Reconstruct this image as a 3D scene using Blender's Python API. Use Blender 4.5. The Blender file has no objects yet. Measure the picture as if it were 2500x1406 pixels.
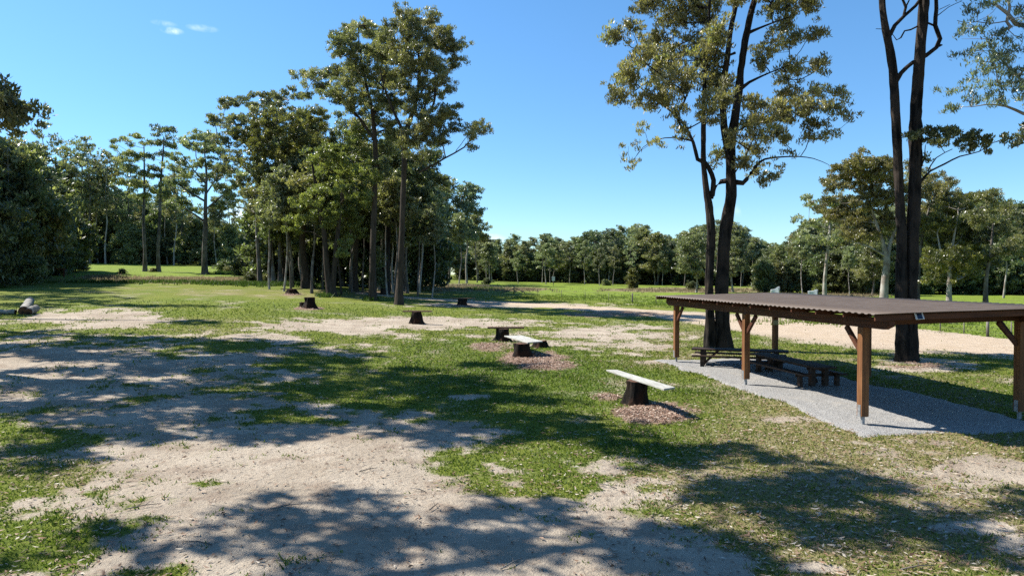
import bpy, math, random
import numpy as np
from mathutils import Vector, Matrix

random.seed(7)
R0 = np.random.default_rng(11)
scene = bpy.context.scene
COL = scene.collection
F = 1690.0
CAMH = 3.8
PITCH = math.atan(31.0 / F)

# ------------------------------------------------------------------ noise
def _hash(ix, iy, seed):
    n = (ix.astype(np.int64) * 374761393 + iy.astype(np.int64) * 668265263 + seed * 974634777) & 0xffffffff
    n = ((n ^ (n >> 13)) * 1274126177) & 0xffffffff
    n = n ^ (n >> 16)
    return (n & 0xffff) / 65535.0
def vnoise(x, y, seed=0):
    x = np.asarray(x, float); y = np.asarray(y, float)
    ix = np.floor(x); iy = np.floor(y); fx = x - ix; fy = y - iy
    fx = fx * fx * (3 - 2 * fx); fy = fy * fy * (3 - 2 * fy)
    a = _hash(ix, iy, seed); b = _hash(ix + 1, iy, seed)
    c = _hash(ix, iy + 1, seed); d = _hash(ix + 1, iy + 1, seed)
    return (a * (1 - fx) + b * fx) * (1 - fy) + (c * (1 - fx) + d * fx) * fy
def fbm(x, y, seed=0, octv=4):
    s = 0; a = .5; t = 0
    for k in range(octv):
        s = s + a * vnoise(x, y, seed + k * 17); t += a
        x = x * 2.03 + 5.1; y = y * 2.03 - 3.7; a *= .5
    return s / t

# ------------------------------------------------------------------ terrain
TH = [-3.2, -1.2, -.62, -.54, -.38, -.2, -.09, 0, .2, .415, .61, 1.2, 3.2]
SL = [.012, .02, .034, .034, .033, .021, .015, .011, .006, .003, .001, .0, .012]
def terrain(x, y):
    x = np.asarray(x, float); y = np.asarray(y, float)
    th = np.arctan2(x, y); d = np.hypot(x, y)
    s = np.interp(th, TH, SL)
    u = np.minimum(d, 290)
    sp = 5 * np.log1p(np.exp(np.clip((u - 19) / 5, -30, 30)))
    sp = np.where((u - 19) / 5 > 25, u - 19, sp)
    near = np.clip(1 - d / 60, 0, 1)
    bump = (fbm(x * .35, y * .35, 3, 3) - .5) * .16 * near + (fbm(x * 1.7, y * 1.7, 5, 3) - .5) * .07 * near
    return s * sp + bump
def gz(x, y): return float(terrain(x, y))
def ray(px, py):
    dx = (px - 1250) / F; dz = -(py - 703) / F
    c, s = math.cos(PITCH), math.sin(PITCH)
    return Vector((dx, c + dz * s, -s + dz * c))
def at_np(px, py):
    """ground points (n,3) seen at the given photo positions"""
    px = np.atleast_1d(np.asarray(px, float)); py = np.atleast_1d(np.asarray(py, float))
    dx = (px - 1250) / F; dz = -(py - 703) / F; c, s = math.cos(PITCH), math.sin(PITCH)
    ry = c + dz * s; rz = -s + dz * c
    ts = 3.0 * 1.025 ** np.arange(185)
    G = terrain(dx[:, None] * ts, ry[:, None] * ts); hit = CAMH + rz[:, None] * ts < G
    k = np.where(hit.any(1), hit.argmax(1), len(ts) - 1)
    hi = ts[k]; lo = ts[np.maximum(k - 1, 0)]
    for _ in range(13):
        m = (lo + hi) / 2; below = CAMH + rz * m < terrain(dx * m, ry * m)
        hi = np.where(below, m, hi); lo = np.where(below, lo, m)
    return np.stack([dx * hi, ry * hi, terrain(dx * hi, ry * hi)], -1)
def at(px, py): return Vector(at_np(px, py)[0])
def at_depth(px, py, Y):
    r = ray(px, py); t = Y / r.y
    return Vector((r.x * t, Y, CAMH + r.z * t))
def at_z(px, py, z):
    r = ray(px, py); t = (z - CAMH) / r.z
    return Vector((r.x * t, r.y * t, z))
def proj(x, y, z):
    c, s = math.cos(PITCH), math.sin(PITCH)
    zz = z - CAMH
    f = y * c - zz * s; up = y * s + zz * c
    f = np.maximum(f, .01)
    return 1250 + F * x / f, 703 - F * up / f

SUN_EL = math.radians(48)
SH = Vector((.93, -.365)).normalized()      # the way shadows fall
SHL = 1 / math.tan(SUN_EL)

# ------------------------------------------------------------------ mesh helpers
def link(o):
    COL.objects.link(o); return o
def mesh_np(name, verts, faces, mat=None, attrs=None, smooth=False):
    """faces: (n,k) int array"""
    me = bpy.data.meshes.new(name)
    verts = np.asarray(verts, np.float32); faces = np.asarray(faces, np.int32)
    n, k = faces.shape
    me.vertices.add(len(verts)); me.vertices.foreach_set('co', verts.ravel())
    me.loops.add(n * k); me.loops.foreach_set('vertex_index', faces.ravel())
    me.polygons.add(n)
    me.polygons.foreach_set('loop_start', np.arange(0, n * k, k, dtype=np.int32))
    me.polygons.foreach_set('loop_total', np.full(n, k, np.int32))
    if smooth: me.polygons.foreach_set('use_smooth', np.ones(n, bool))
    me.update(calc_edges=True)
    for an, av in (attrs or {}).items():
        a = me.attributes.new(an, 'FLOAT', 'POINT')
        a.data.foreach_set('value', np.asarray(av, np.float32))
    if mat: me.materials.append(mat)
    return me
def obj_me(name, me, parent=None, loc=None):
    o = bpy.data.objects.new(name, me); link(o)
    if parent: o.parent = parent
    if loc is not None: o.location = loc
    return o
def tag(o, label, cat, group=None, kind=None):
    if label: o['label'] = label
    if cat: o['category'] = cat
    if group: o['group'] = group
    if kind: o['kind'] = kind
    return o
def thing(name, label, cat, loc=(0, 0, 0), rz=0, group=None):
    o = bpy.data.objects.new(name, None); o.empty_display_size = .2; link(o)
    o.location = loc; o.rotation_euler = (0, 0, rz)
    return tag(o, label, cat, group)

class MB:
    def __init__(s): s.v = []; s.f = []; s.sm = []
    def add(s, vs, fs, sm=False):
        o = len(s.v); s.v += [tuple(v) for v in vs]
        for f in fs: s.f.append(tuple(i + o for i in f)); s.sm.append(sm)
    def box(s, c, size, rot=None):
        hx, hy, hz = [a / 2 for a in size]
        M = rot if rot is not None else Matrix.Identity(3)
        vs = [Vector(c) + M @ Vector((x, y, z)) for x in (-hx, hx) for y in (-hy, hy) for z in (-hz, hz)]
        s.add(vs, [(0, 1, 3, 2), (4, 6, 7, 5), (0, 4, 5, 1), (2, 3, 7, 6), (0, 2, 6, 4), (1, 5, 7, 3)])
    def bar(s, a, b, w, h, up=(0, 0, 1)):
        a = Vector(a); b = Vector(b); d = (b - a); L = d.length; d.normalize()
        u = Vector(up); sd = d.cross(u)
        if sd.length < 1e-4: sd = Vector((1, 0, 0))
        sd.normalize(); u = sd.cross(d).normalized()
        M = Matrix((sd, d, u)).transposed()
        s.box((a + b) / 2, (w, L, h), M)
    def prism(s, pts, axis_a, axis_b):
        """pts: outline as Vectors; extrude from pts+axis_a to pts+axis_b"""
        n = len(pts); A = [Vector(p) + Vector(axis_a) for p in pts]; B = [Vector(p) + Vector(axis_b) for p in pts]
        s.add(A + B, [tuple(range(n))[::-1], tuple(range(n, 2 * n))] + [(i, (i + 1) % n, n + (i + 1) % n, n + i) for i in range(n)])
    def tube(s, pts, rads, n=8, caps=True):
        pts = [Vector(p) for p in pts]; rings = []
        o = len(s.v)
        for i, p in enumerate(pts):
            d = (pts[min(i + 1, len(pts) - 1)] - pts[max(i - 1, 0)]).normalized()
            a = d.cross(Vector((0, 0, 1)));
            if a.length < .1: a = d.cross(Vector((0, 1, 0)))
            a.normalize(); b = a.cross(d).normalized()
            for k in range(n):
                t = 2 * math.pi * k / n
                s.v.append(tuple(p + (a * math.cos(t) + b * math.sin(t)) * rads[i]))
        for i in range(len(pts) - 1):
            for k in range(n):
                s.f.append((o + i * n + k, o + i * n + (k + 1) % n, o + (i + 1) * n + (k + 1) % n, o + (i + 1) * n + k)); s.sm.append(True)
        if caps:
            s.f.append(tuple(o + k for k in range(n))[::-1]); s.sm.append(False)
            e = o + (len(pts) - 1) * n; s.f.append(tuple(e + k for k in range(n))); s.sm.append(False)
    def build(s, name, mat, parent=None, loc=None, bevel=0):
        me = bpy.data.meshes.new(name); me.from_pydata(s.v, [], s.f)
        me.polygons.foreach_set('use_smooth', s.sm)
        if mat: me.materials.append(mat)
        me.update()
        o = obj_me(name, me, parent, loc)
        if bevel:
            m = o.modifiers.new('bev', 'BEVEL'); m.width = bevel; m.segments = 2; m.limit_method = 'ANGLE'
        return o

# ------------------------------------------------------------------ materials
class NT:
    def __init__(s, name):
        s.m = bpy.data.materials.new(name); s.m.use_nodes = True
        s.t = s.m.node_tree; s.t.nodes.clear()
        s.out = s.t.nodes.new('ShaderNodeOutputMaterial')
    def n(s, typ, ins=None, **kw):
        nd = s.t.nodes.new(typ)
        for k, v in kw.items(): setattr(nd, k, v)
        for k, v in (ins or {}).items(): s.set(nd.inputs[k], v)
        return nd
    def set(s, inp, v):
        if isinstance(v, bpy.types.NodeSocket): s.t.links.new(v, inp)
        elif isinstance(v, bpy.types.Node): s.t.links.new(v.outputs[0], inp)
        elif isinstance(v, (tuple, list)) and len(v) == 3 and inp.type == 'RGBA': inp.default_value = (*v, 1)
        else: inp.default_value = v
    def noise(s, vec, scale, detail=4, rough=.55, dist=0):
        return s.n('ShaderNodeTexNoise', {'Vector': vec, 'Scale': scale, 'Detail': detail, 'Roughness': rough, 'Distortion': dist}).outputs['Fac']
    def map(s, v, a, b, c=0., d=1.):
        nd = s.n('ShaderNodeMapRange', {'Value': v, 'From Min': a, 'From Max': b, 'To Min': c, 'To Max': d}); nd.interpolation_type = 'SMOOTHSTEP'
        return nd.outputs[0]
    def mix(s, f, a, b, mode='MIX'):
        nd = s.t.nodes.new('ShaderNodeMix'); nd.data_type = 'RGBA'; nd.blend_type = mode
        s.set(nd.inputs[0], f); s.set(nd.inputs[6], a); s.set(nd.inputs[7], b)
        return nd.outputs[2]
    def math(s, op, a, b=0., c=0.):
        nd = s.n('ShaderNodeMath', operation=op); s.set(nd.inputs[0], a); s.set(nd.inputs[1], b); s.set(nd.inputs[2], c)
        return nd.outputs[0]
    def attr(s, name): return s.n('ShaderNodeAttribute', attribute_name=name).outputs['Fac']
    def scaled(s, vec, sc): return s.n('ShaderNodeMapping', {'Vector': vec, 'Scale': sc}).outputs[0]
    def bump(s, h, strength=.5, dist=.02): return s.n('ShaderNodeBump', {'Height': h, 'Strength': strength, 'Distance': dist}).outputs[0]
    def principled(s, col, rough=.8, normal=None, spec=.3, metal=0, k=.76):
        col = s.mix(1., col, (k, k, k), 'MULTIPLY')
        p = s.n('ShaderNodeBsdfPrincipled', {'Base Color': col, 'Roughness': rough, 'Specular IOR Level': spec, 'Metallic': metal})
        if normal is not None: s.set(p.inputs['Normal'], normal)
        return p
    def done(s, sh):
        s.t.links.new(sh.outputs[0] if isinstance(sh, bpy.types.Node) else sh, s.out.inputs[0]); return s.m

def leaf_mat(name, cols, trans=.35, gloss=.5, rough=.42):
    n = NT(name); t = n.attr('tone')
    geo = n.n('ShaderNodeNewGeometry')
    oi = n.n('ShaderNodeObjectInfo').outputs['Random']
    r = n.n('ShaderNodeValToRGB', {'Fac': t})
    els = r.color_ramp.elements
    els[0].position = 0; els[0].color = (*cols[0], 1); els[1].position = 1; els[1].color = (*cols[-1], 1)
    for i, c in enumerate(cols[1:-1]):
        e = els.new((i + 1) / (len(cols) - 1)); e.color = (*c, 1)
    hv = n.n('ShaderNodeHueSaturation', {'Hue': n.map(oi, 0, 1, .485, .515), 'Saturation': .95, 'Value': n.map(oi, 0, 1, .8, 1.2), 'Color': r.outputs[0]})
    c = hv.outputs[0]
    p = n.principled(c, rough, spec=gloss, k=1.04)
    tr = n.n('ShaderNodeBsdfTranslucent', {'Color': n.mix(1., c, (1.4, 1.45, .72), 'MULTIPLY')})
    return n.done(n.n('ShaderNodeMixShader', {0: trans, 1: p.outputs[0], 2: tr.outputs[0]}))

def bark_mat(name, c1, c2, c3, scale=6, bump=.8, stretch=.18, lichen=0.):
    n = NT(name); tc = n.n('ShaderNodeTexCoord').outputs['Object']
    v = n.scaled(tc, (1, 1, stretch))
    a = n.noise(v, scale, 6, .6, .4); b = n.noise(v, scale * 3.1, 5, .65)
    g = n.noise(tc, .7, 3)
    col = n.mix(n.map(a, .38, .62), c1, c2)
    col = n.mix(n.map(g, .45, .62), col, c3)
    col = n.mix(n.map(b, .2, .8, .0, .5), col, n.mix(1., col, (.5, .5, .5), 'MULTIPLY'))
    h = n.math('ADD', a, n.math('MULTIPLY', b, .5))
    return n.done(n.principled(col, .9, n.bump(h, bump, .09), .15))

M = {}
M['bark_iron'] = bark_mat('ironbark', (.008, .007, .006), (.045, .037, .031), (.06, .045, .035), 6, 1., .16)
M['bark_brown'] = bark_mat('brown_bark', (.045, .034, .026), (.10, .078, .06), (.075, .058, .045), 6, .8, .15)
M['bark_grey'] = bark_mat('grey_bark', (.10, .085, .07), (.20, .175, .15), (.27, .25, .22), 3, .3, .3)
M['bark_pale'] = bark_mat('pale_smooth_bark', (.35, .32, .28), (.5, .47, .42), (.25, .2, .16), 2, .15, .5)
M['leaf_grey'] = leaf_mat('grey_green_leaves', [(.075, .095, .05), (.155, .18, .095), (.24, .265, .15), (.34, .33, .20)], .42, .8, .38)
M['leaf_brown'] = leaf_mat('bronze_green_leaves', [(.065, .065, .03), (.14, .13, .058), (.22, .19, .09), (.24, .25, .09)], .42, .7, .38)
M['leaf_green'] = leaf_mat('yellow_green_leaves', [(.055, .07, .022), (.115, .13, .038), (.18, .195, .055), (.25, .255, .075)], .45, .7, .38)
M['leaf_deep'] = leaf_mat('deep_green_leaves', [(.045, .06, .027), (.085, .11, .045), (.14, .17, .07), (.20, .22, .095)], .38, .6, .4)
M['leaf_olive'] = leaf_mat('olive_leaves', [(.07, .085, .038), (.15, .165, .07), (.23, .24, .11), (.32, .29, .16)], .42, .7, .38)
M['leaf_blue'] = leaf_mat('blue_green_leaves', [(.055, .08, .06), (.11, .15, .10), (.18, .22, .145), (.26, .30, .16)], .4, .8, .36)

def wood_mat(name, c1, c2, axis, sc=1., rough=.7, bump=.3, spec=.25):
    n = NT(name); tc = n.n('ShaderNodeTexCoord').outputs['Object']
    s = [14 * sc] * 3; s[axis] = .9 * sc
    v = n.scaled(tc, tuple(s))
    a = n.noise(v, 1., 6, .6, .6); b = n.noise(tc, 1.3, 3)
    col = n.mix(n.map(a, .35, .65), c1, c2)
    col = n.mix(n.map(b, .3, .75, 0, .6), col, n.mix(1., col, (.62, .58, .55), 'MULTIPLY'))
    return n.done(n.principled(col, rough, n.bump(a, bump, .01), spec))
M['post'] = wood_mat('stained_post_timber', (.165, .068, .026), (.29, .13, .05), 2)
M['beam'] = wood_mat('dark_stained_beam_timber', (.075, .026, .012), (.14, .05, .022), 1)
M['beamx'] = wood_mat('dark_stained_cross_timber', (.075, .026, .012), (.13, .048, .022), 0)
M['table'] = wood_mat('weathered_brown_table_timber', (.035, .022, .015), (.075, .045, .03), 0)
M['plank_white'] = wood_mat('bleached_plank_timber', (.42, .42, .38), (.56, .56, .51), 1, 1.4, .8, .15)
M['plank_brown'] = wood_mat('brown_plank_timber', (.13, .075, .042), (.23, .14, .085), 0)
M['old'] = wood_mat('grey_old_timber', (.10, .09, .075), (.24, .22, .19), 2)
M['log'] = wood_mat('silver_weathered_log', (.20, .19, .165), (.42, .40, .35), 1, .5, .85, .5)
M['stump'] = bark_mat('charred_stump_bark', (.010, .008, .007), (.026, .018, .013), (.055, .024, .013), 10, 1., .12)
def stump_top():
    n = NT('cut_stump_wood'); tc = n.n('ShaderNodeTexCoord').outputs['Object']
    w = n.n('ShaderNodeTexWave', {'Vector': tc, 'Scale': 14., 'Distortion': 2.}, wave_type='RINGS', rings_direction='Z').outputs['Fac']
    col = n.mix(w, (.10, .045, .022), (.24, .11, .055))
    return n.done(n.principled(n.mix(n.map(n.noise(tc, 5), .4, .65), col, (.035, .022, .016)), .9))
M['stump_top'] = stump_top()
def metal_mat(name, col, rough=.5, metal=.8):
    n = NT(name); tc = n.n('ShaderNodeTexCoord').outputs['Object']
    return n.done(n.principled(n.mix(n.map(n.noise(tc, 9), .35, .7), col, tuple(c * .6 for c in col)), rough, None, .5, metal))
M['steel'] = metal_mat('galvanised_steel', (.42, .43, .44), .5, .5)
def roof_mat():
    n = NT('brown_roof_sheet'); tc = n.n('ShaderNodeTexCoord').outputs['Object']
    a = n.noise(n.scaled(tc, (1.2, 5, 1)), 1.2, 5); b = n.noise(tc, 26, 4, .7)
    col = n.mix(n.map(a, .35, .7), (.105, .076, .056), (.14, .107, .083))
    col = n.mix(n.map(b, .62, .74), col, (.20, .165, .12))
    col = n.mix(n.map(n.noise(tc, 3.1, 4), .52, .7, 0, .5), col, (.07, .05, .038))
    return n.done(n.principled(col, .62, None, .35))
M['roof'] = roof_mat()
def plain(name, col, rough=.6, var=.25, spec=.4, sc=8):
    n = NT(name); tc = n.n('ShaderNodeTexCoord').outputs['Object']
    return n.done(n.principled(n.mix(n.map(n.noise(tc, sc), .3, .7, 0, var), col, tuple(c * .5 for c in col)), rough, None, spec))
M['white'] = plain('white_paint', (.75, .75, .72)); M['cloth'] = plain('white_flag_cloth', (.72, .73, .75), .8, .3, .1, 3)
M['pole'] = plain('flag_pole_fibreglass', (.35, .35, .36)); M['panel'] = plain('dark_solar_cells', (.02, .025, .05), .2, .2, .6)
M['sensor'] = plain('cream_plastic', (.42, .36, .16)); M['wire'] = metal_mat('fence_wire', (.2, .19, .18), .6, .6)
def blade_mat(name, ramp, trans=.4):
    n = NT(name); t = n.attr('tone')
    r = n.n('ShaderNodeValToRGB', {'Fac': t}); els = r.color_ramp.elements
    els[0].position = 0; els[0].color = (*ramp[0], 1); els[1].position = 1; els[1].color = (*ramp[-1], 1)
    for i, c in enumerate(ramp[1:-1]):
        e = els.new((i + 1) / (len(ramp) - 1)); e.color = (*c, 1)
    p = n.principled(r.outputs[0], .6, spec=.25)
    tr = n.n('ShaderNodeBsdfTranslucent', {'Color': n.mix(1., r.outputs[0], (.8, .8, .8), 'MULTIPLY')})
    return n.done(n.n('ShaderNodeMixShader', {0: trans, 1: p.outputs[0], 2: tr.outputs[0]}))
M['blade'] = blade_mat('lawn_blades', [(.065, .115, .012), (.12, .185, .02), (.20, .25, .036), (.29, .28, .09), (.38, .32, .18)], .45)
M['litter'] = blade_mat('dry_leaves_and_bark', [(.06, .04, .025), (.15, .085, .05), (.30, .18, .115), (.43, .33, .24), (.60, .53, .43)], .15)
M['chips'] = blade_mat('reddish_bark_chips', [(.08, .045, .03), (.20, .115, .075), (.36, .23, .165), (.50, .37, .28), (.58, .49, .40)], .1)
M['cloth'] = blade_mat('white_flag_cloth_thin', [(.92, .93, .95), (.92, .93, .95)], .5)
M['reed'] = blade_mat('rush_stems', [(.16, .14, .07), (.26, .21, .12), (.36, .28, .18), (.22, .26, .08)], .6)
M['padd'] = blade_mat('paddock_blades', [(.11, .17, .02), (.17, .25, .03), (.24, .30, .05)], .5)
M['cover'] = blade_mat('low_green_plants', [(.035, .07, .012), (.07, .13, .018), (.12, .19, .03)], .4)

# ------------------------------------------------------------------ ground cover layout
FENCE = [(1165, 706), (1250, 717), (1400, 729), (1600, 744), (1800, 760), (2200, 797), (2500, 832), (2750, 862)]
SAND = [  # cx, cy, rx, ry, strength : bare sandy ground
 (700, 1180, 560, 130, 1.3), (900, 1330, 760, 150, 1.5), (1300, 1300, 430, 110, 1.2), (1600, 1380, 230, 60, 1.2), (1560, 1230, 190, 70, .9), (450, 1330, 300, 60, 1.1), (150, 1250, 200, 34, .9),
 (1000, 1100, 330, 60, .9), (640, 1075, 240, 40, .9), (150, 880, 420, 60, .95), (60, 960, 330, 70, .95), (300, 1010, 380, 45, .85), (520, 930, 260, 40, .8), (250, 780, 190, 26, 1.1), (130, 830, 240, 30, .8),
 (970, 790, 370, 17, 1.25), (800, 800, 220, 14, 1.), (665, 826, 100, 15, .9), (880, 856, 110, 18, .85), (1470, 818, 150, 15, 1.05), (1390, 838, 90, 10, .6), (1150, 968, 60, 10, .9), (1560, 800, 120, 8, .8),
 (1180, 1060, 180, 26, .7), (1480, 1130, 110, 26, .7), (2420, 1150, 130, 36, .55), (2360, 1290, 110, 18, .55), (1930, 1025, 80, 7, .6), (2250, 1080, 170, 9, .4), (2030, 1050, 70, 5, .4), (1990, 1385, 80, 12, .5), (2480, 1330, 60, 24, .6),
 (1250, 745, 300, 6, .8), (700, 1000, 160, 20, .6), (900, 1010, 160, 20, .55), (1900, 905, 110, 10, .5), (2260, 890, 150, 18, .7), (1560, 868, 40, 4, .7), (1470, 868, 40, 3, .7), (1600, 884, 60, 5, .6), (1490, 880, 30, 3, .5)]
GRASSY = [(150, 1160, 320, 55, 1.), (70, 1345, 170, 60, 1.0), (1130, 1170, 130, 40, 1.0), (1350, 1195, 120, 28, .8), (1250, 1120, 120, 24, .6), (60, 1070, 200, 40, .6), (830, 950, 220, 50, .5), (640, 1010, 160, 24, .5), (1120, 985, 220, 50, .5),
 (1250, 900, 260, 50, .6), (1000, 850, 220, 20, .5), (1000, 800, 60, 7, .8), (1700, 1200, 200, 90, .7), (1480, 1010, 260, 60, .4), (180, 1290, 160, 16, .5), (480, 1195, 30, 10, .8)]
MULCH = [(1300, 878, 92, 22, 1.15), (1195, 848, 60, 13, .9), (1600, 1012, 105, 28, 1.15), (1485, 972, 50, 10, .8), (752, 754, 42, 5, 1.2), (715, 719, 28, 3, 1.), (1130, 748, 34, 4, 1.), (1330, 893, 80, 14, 1.), (2230, 893, 110, 10, .45), (1500, 768, 160, 9, .8), (900, 713, 50, 3, .8)]
DRY = [(2150, 1200, 620, 230, 1.15), (2000, 980, 420, 60, .5), (1800, 880, 400, 40, .5), (2300, 960, 200, 60, .6), (1660, 830, 140, 60, .5), (400, 800, 400, 30, .4), (300, 1160, 380, 60, .45), (1600, 1300, 300, 80, .4), (750, 715, 500, 14, .45), (400, 710, 260, 14, .3)]
LUSH = [(1300, 930, 340, 90, .9), (1560, 905, 130, 30, .7), (1750, 960, 160, 40, .6), (1150, 860, 300, 40, .5), (1550, 1090, 260, 60, .5), (900, 760, 300, 14, .2)]
TRACK = [(880, 716, 1.5), (1000, 727, 2), (1130, 735, 2.5), (1300, 744, 3.5), (1450, 754, 5), (1600, 766, 7), (1700, 777, 11), (1850, 795, 20), (2000, 808, 25), (2200, 826, 26), (2480, 849, 22), (2800, 880, 20)]
def ells(px, py, L):
    v = np.zeros_like(px)
    for cx, cy, rx, ry, s in L:
        d = ((px - cx) / rx) ** 2 + ((py - cy) / ry) ** 2
        v = np.maximum(v, s * np.clip(1.25 - d, 0, 1))
    return v
def cover(x, y):
    x = np.asarray(x, float); y = np.asarray(y, float)
    d = np.hypot(x, y)
    px, py = proj(x, y, terrain(x, y) * (d > 15))
    ok = (y > 2) & (px > -900) & (px < 3400) & (py < 1700)
    px = np.where(ok, px, -5000); py = np.where(ok, py, 5000)
    n1 = fbm(x * .55, y * .55, 21, 5); n2 = fbm(x * 2.1, y * 2.1, 31, 4)
    n3 = fbm(x * .22, y * .22, 23, 3)
    ln = (n1 - .5) * 2.1 + (n2 - .5) * 1.7 + (n3 - .5) * 1.0
    sand = ells(px, py, SAND) * .95; sand = np.where(ok, sand, .45)
    worn = np.clip((py - 770) / 60, 0, 1) * np.where(ok, 1, 0) * np.clip(1.25 - (px - 1150) / 500, .0, 1)
    sand = sand + worn * (.16 - .26 * ells(px, py, LUSH)) * (sand < .5)
    sand = sand - ells(px, py, GRASSY) * .6
    calm = np.clip((795 - py) / 40, 0, 1) * (sand < .05) * np.where(ok, 1, 0)
    tx = np.array([t[0] for t in TRACK]); ty = np.array([t[1] for t in TRACK]); tw = np.array([t[2] for t in TRACK])
    cy = np.interp(px, tx, ty); cw = np.interp(px, tx, tw)
    tr = np.clip(1.6 - np.abs(py - cy) / cw, 0, 1) * (px > 870)
    trn = np.clip(tr * 1.25 + (n1 - .5) * 1.3 * (tr < .9), 0, 1)
    sand = np.clip(sand + ln * np.where(sand > .02, .95, .5) * (1 - tr * .6) * (1 - calm * .85), 0, 1.2)
    sand = np.maximum(sand, trn)
    fy = np.interp(px, [p[0] for p in FENCE], [p[1] for p in FENCE])
    padd = (py < fy) & (px > 1160)
    left = (py < 676) & (px < 640) & (px > -800)
    lng = np.where(padd | left, 1., 0.)
    sand = np.where(lng > .5, 0, sand)
    mul = np.clip(ells(px, py, MULCH) * .9 + (n2 - .5) * 1.5 * (ells(px, py, MULCH) > .05), 0, 1)
    reed = ells(px, py, [(440, 684, 210, 9, 1.3), (250, 677, 60, 5, 1.), (1110, 702, 130, 10, 1.2), (1260, 706, 90, 6, .9), (1700, 708, 260, 7, 1.), (1980, 722, 200, 7, .9), (600, 688, 60, 8, 1.)])
    dry = np.clip(ells(px, py, DRY) + (n1 - .5) * .9 + (n2 - .5) * .5, 0, 1); dry = np.where(ok, dry, .5)
    lush = np.clip(ells(px, py, LUSH) + (n1 - .5) * .5, 0, 1)
    return dict(sand=sand, dry=dry * (1 - lng), mulch=mul, lush=lush, longg=lng, reed=reed, track=tr)

def make_ground():
    fr = np.arange(-.86, .861, .0046); bk = np.linspace(.90, 2 * math.pi - .90, 120)
    th = np.concatenate([fr, bk])
    rs = [.6]
    while rs[-1] < 26: rs.append(rs[-1] * 1.0085 + .003)
    while rs[-1] < 1400: rs.append(rs[-1] * 1.016)
    rs = np.array(rs)
    T, Rr = np.meshgrid(th, rs)
    X = Rr * np.sin(T); Y = Rr * np.cos(T)
    nt, nr = len(th), len(rs)
    x = X.ravel(); y = Y.ravel()
    c = cover(x, y)
    z = terrain(x, y)
    d = np.hypot(x, y)
    z = z + c['mulch'] * .07 * (d < 70) + (fbm(x * 5, y * 5, 77, 3) - .5) * .05 * np.clip(c['mulch'] + (c['sand'] < .45) * .3, 0, 1) * (d < 60)
    z = np.append(z, gz(0, 0)); x = np.append(x, 0); y = np.append(y, 0)
    at_ = {k: np.append(v, v[0]) for k, v in c.items()}
    i, j = np.meshgrid(np.arange(nr - 1), np.arange(nt), indexing='ij'); j2 = (j + 1) % nt
    faces = np.stack([i * nt + j, (i + 1) * nt + j, (i + 1) * nt + j2, i * nt + j2], -1).reshape(-1, 4)
    n = NT('ground_soil_and_lawn'); tc = n.n('ShaderNodeTexCoord').outputs['Object']
    A = {k: n.attr(k) for k in c}
    nf = n.noise(tc, 9, 5, .6); nm = n.noise(tc, 1.1, 5, .6); nff = n.noise(tc, 38, 4, .7); nl = n.noise(tc, .16, 4, .6)
    nb = n.noise(tc, .45, 4, .5)
    # lawn
    g = n.mix(n.map(nf, .3, .7), (.098, .142, .017), (.178, .218, .030))
    g = n.mix(n.map(nl, .35, .65, 0, .6), g, (.205, .215, .038))
    g = n.mix(n.math('MULTIPLY', A['lush'], .75), g, n.mix(nf, (.07, .12, .015), (.13, .20, .03)))
    g = n.mix(n.math('MULTIPLY', n.map(n.math('ADD', A['dry'], n.math('MULTIPLY', nf, .4)), .35, 1.), .8), g, n.mix(nff, (.19, .155, .07), (.36, .30, .16)))
    # long paddock grass
    pg = n.mix(n.map(n.noise(tc, .9, 6, .7), .35, .65), (.135, .19, .022), (.22, .30, .035))
    pg = n.mix(n.map(nl, .45, .62, 0, .7), pg, (.17, .20, .045))
    g = n.mix(A['longg'], g, pg)
    g = n.mix(n.map(n.math('ADD', A['reed'], n.math('MULTIPLY', n.math('SUBTRACT', nm, .5), .8)), .35, .6), g, n.mix(nm, (.19, .165, .08), (.28, .225, .12)))
    # sand
    s = n.mix(n.map(nb, .3, .7), (.375, .31, .235), (.515, .44, .345))
    s = n.mix(n.map(nff, .55, .75, 0, .45), s, (.20, .13, .09))
    s = n.mix(n.map(nf, .54, .74, 0, .7), s, (.22, .15, .10))
    s = n.mix(n.map(nm, .50, .66, 0, .5), s, (.26, .19, .14))
    s = n.mix(n.math('MULTIPLY', A['track'], .8), s, n.mix(n.map(nm, .35, .65), (.50, .385, .265), (.585, .47, .35)))
    sm = n.math('ADD', A['sand'], n.math('ADD', n.math('MULTIPLY', n.math('SUBTRACT', nf, .5), 1.1), n.math('MULTIPLY', n.math('SUBTRACT', nff, .5), .8)))
    col = n.mix(n.map(sm, .14, .60), g, s)
    # mulch
    vo = n.n('ShaderNodeTexVoronoi', {'Vector': n.scaled(tc, (1, 1, 1)), 'Scale': 22.}).outputs['Color']
    mc = n.mix(n.n('ShaderNodeSeparateColor', {0: vo}).outputs[0], (.22, .14, .095), (.42, .31, .235))
    mc = n.mix(n.map(nm, .4, .65, 0, .6), mc, (.18, .105, .065))
    col = n.mix(n.map(n.math('ADD', A['mulch'], n.math('MULTIPLY', n.math('SUBTRACT', nf, .5), 1.1)), .25, .75), col, mc)
    h = n.math('ADD', n.math('MULTIPLY', nf, 1.), n.math('ADD', n.math('MULTIPLY', nff, .5), n.math('MULTIPLY', nb, .6)))
    mat = n.done(n.principled(col, .95, n.bump(h, .9, .08), .1))
    me = mesh_np('ground', np.stack([x, y, z], -1), faces, mat, at_, True)
    # centre cap
    o = obj_me('ground', me); tag(o, 'sandy picnic ground with worn lawn, rising to the paddocks', None, None, 'structure')
    cap = MB(); k = nt
    return o
make_ground()

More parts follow.
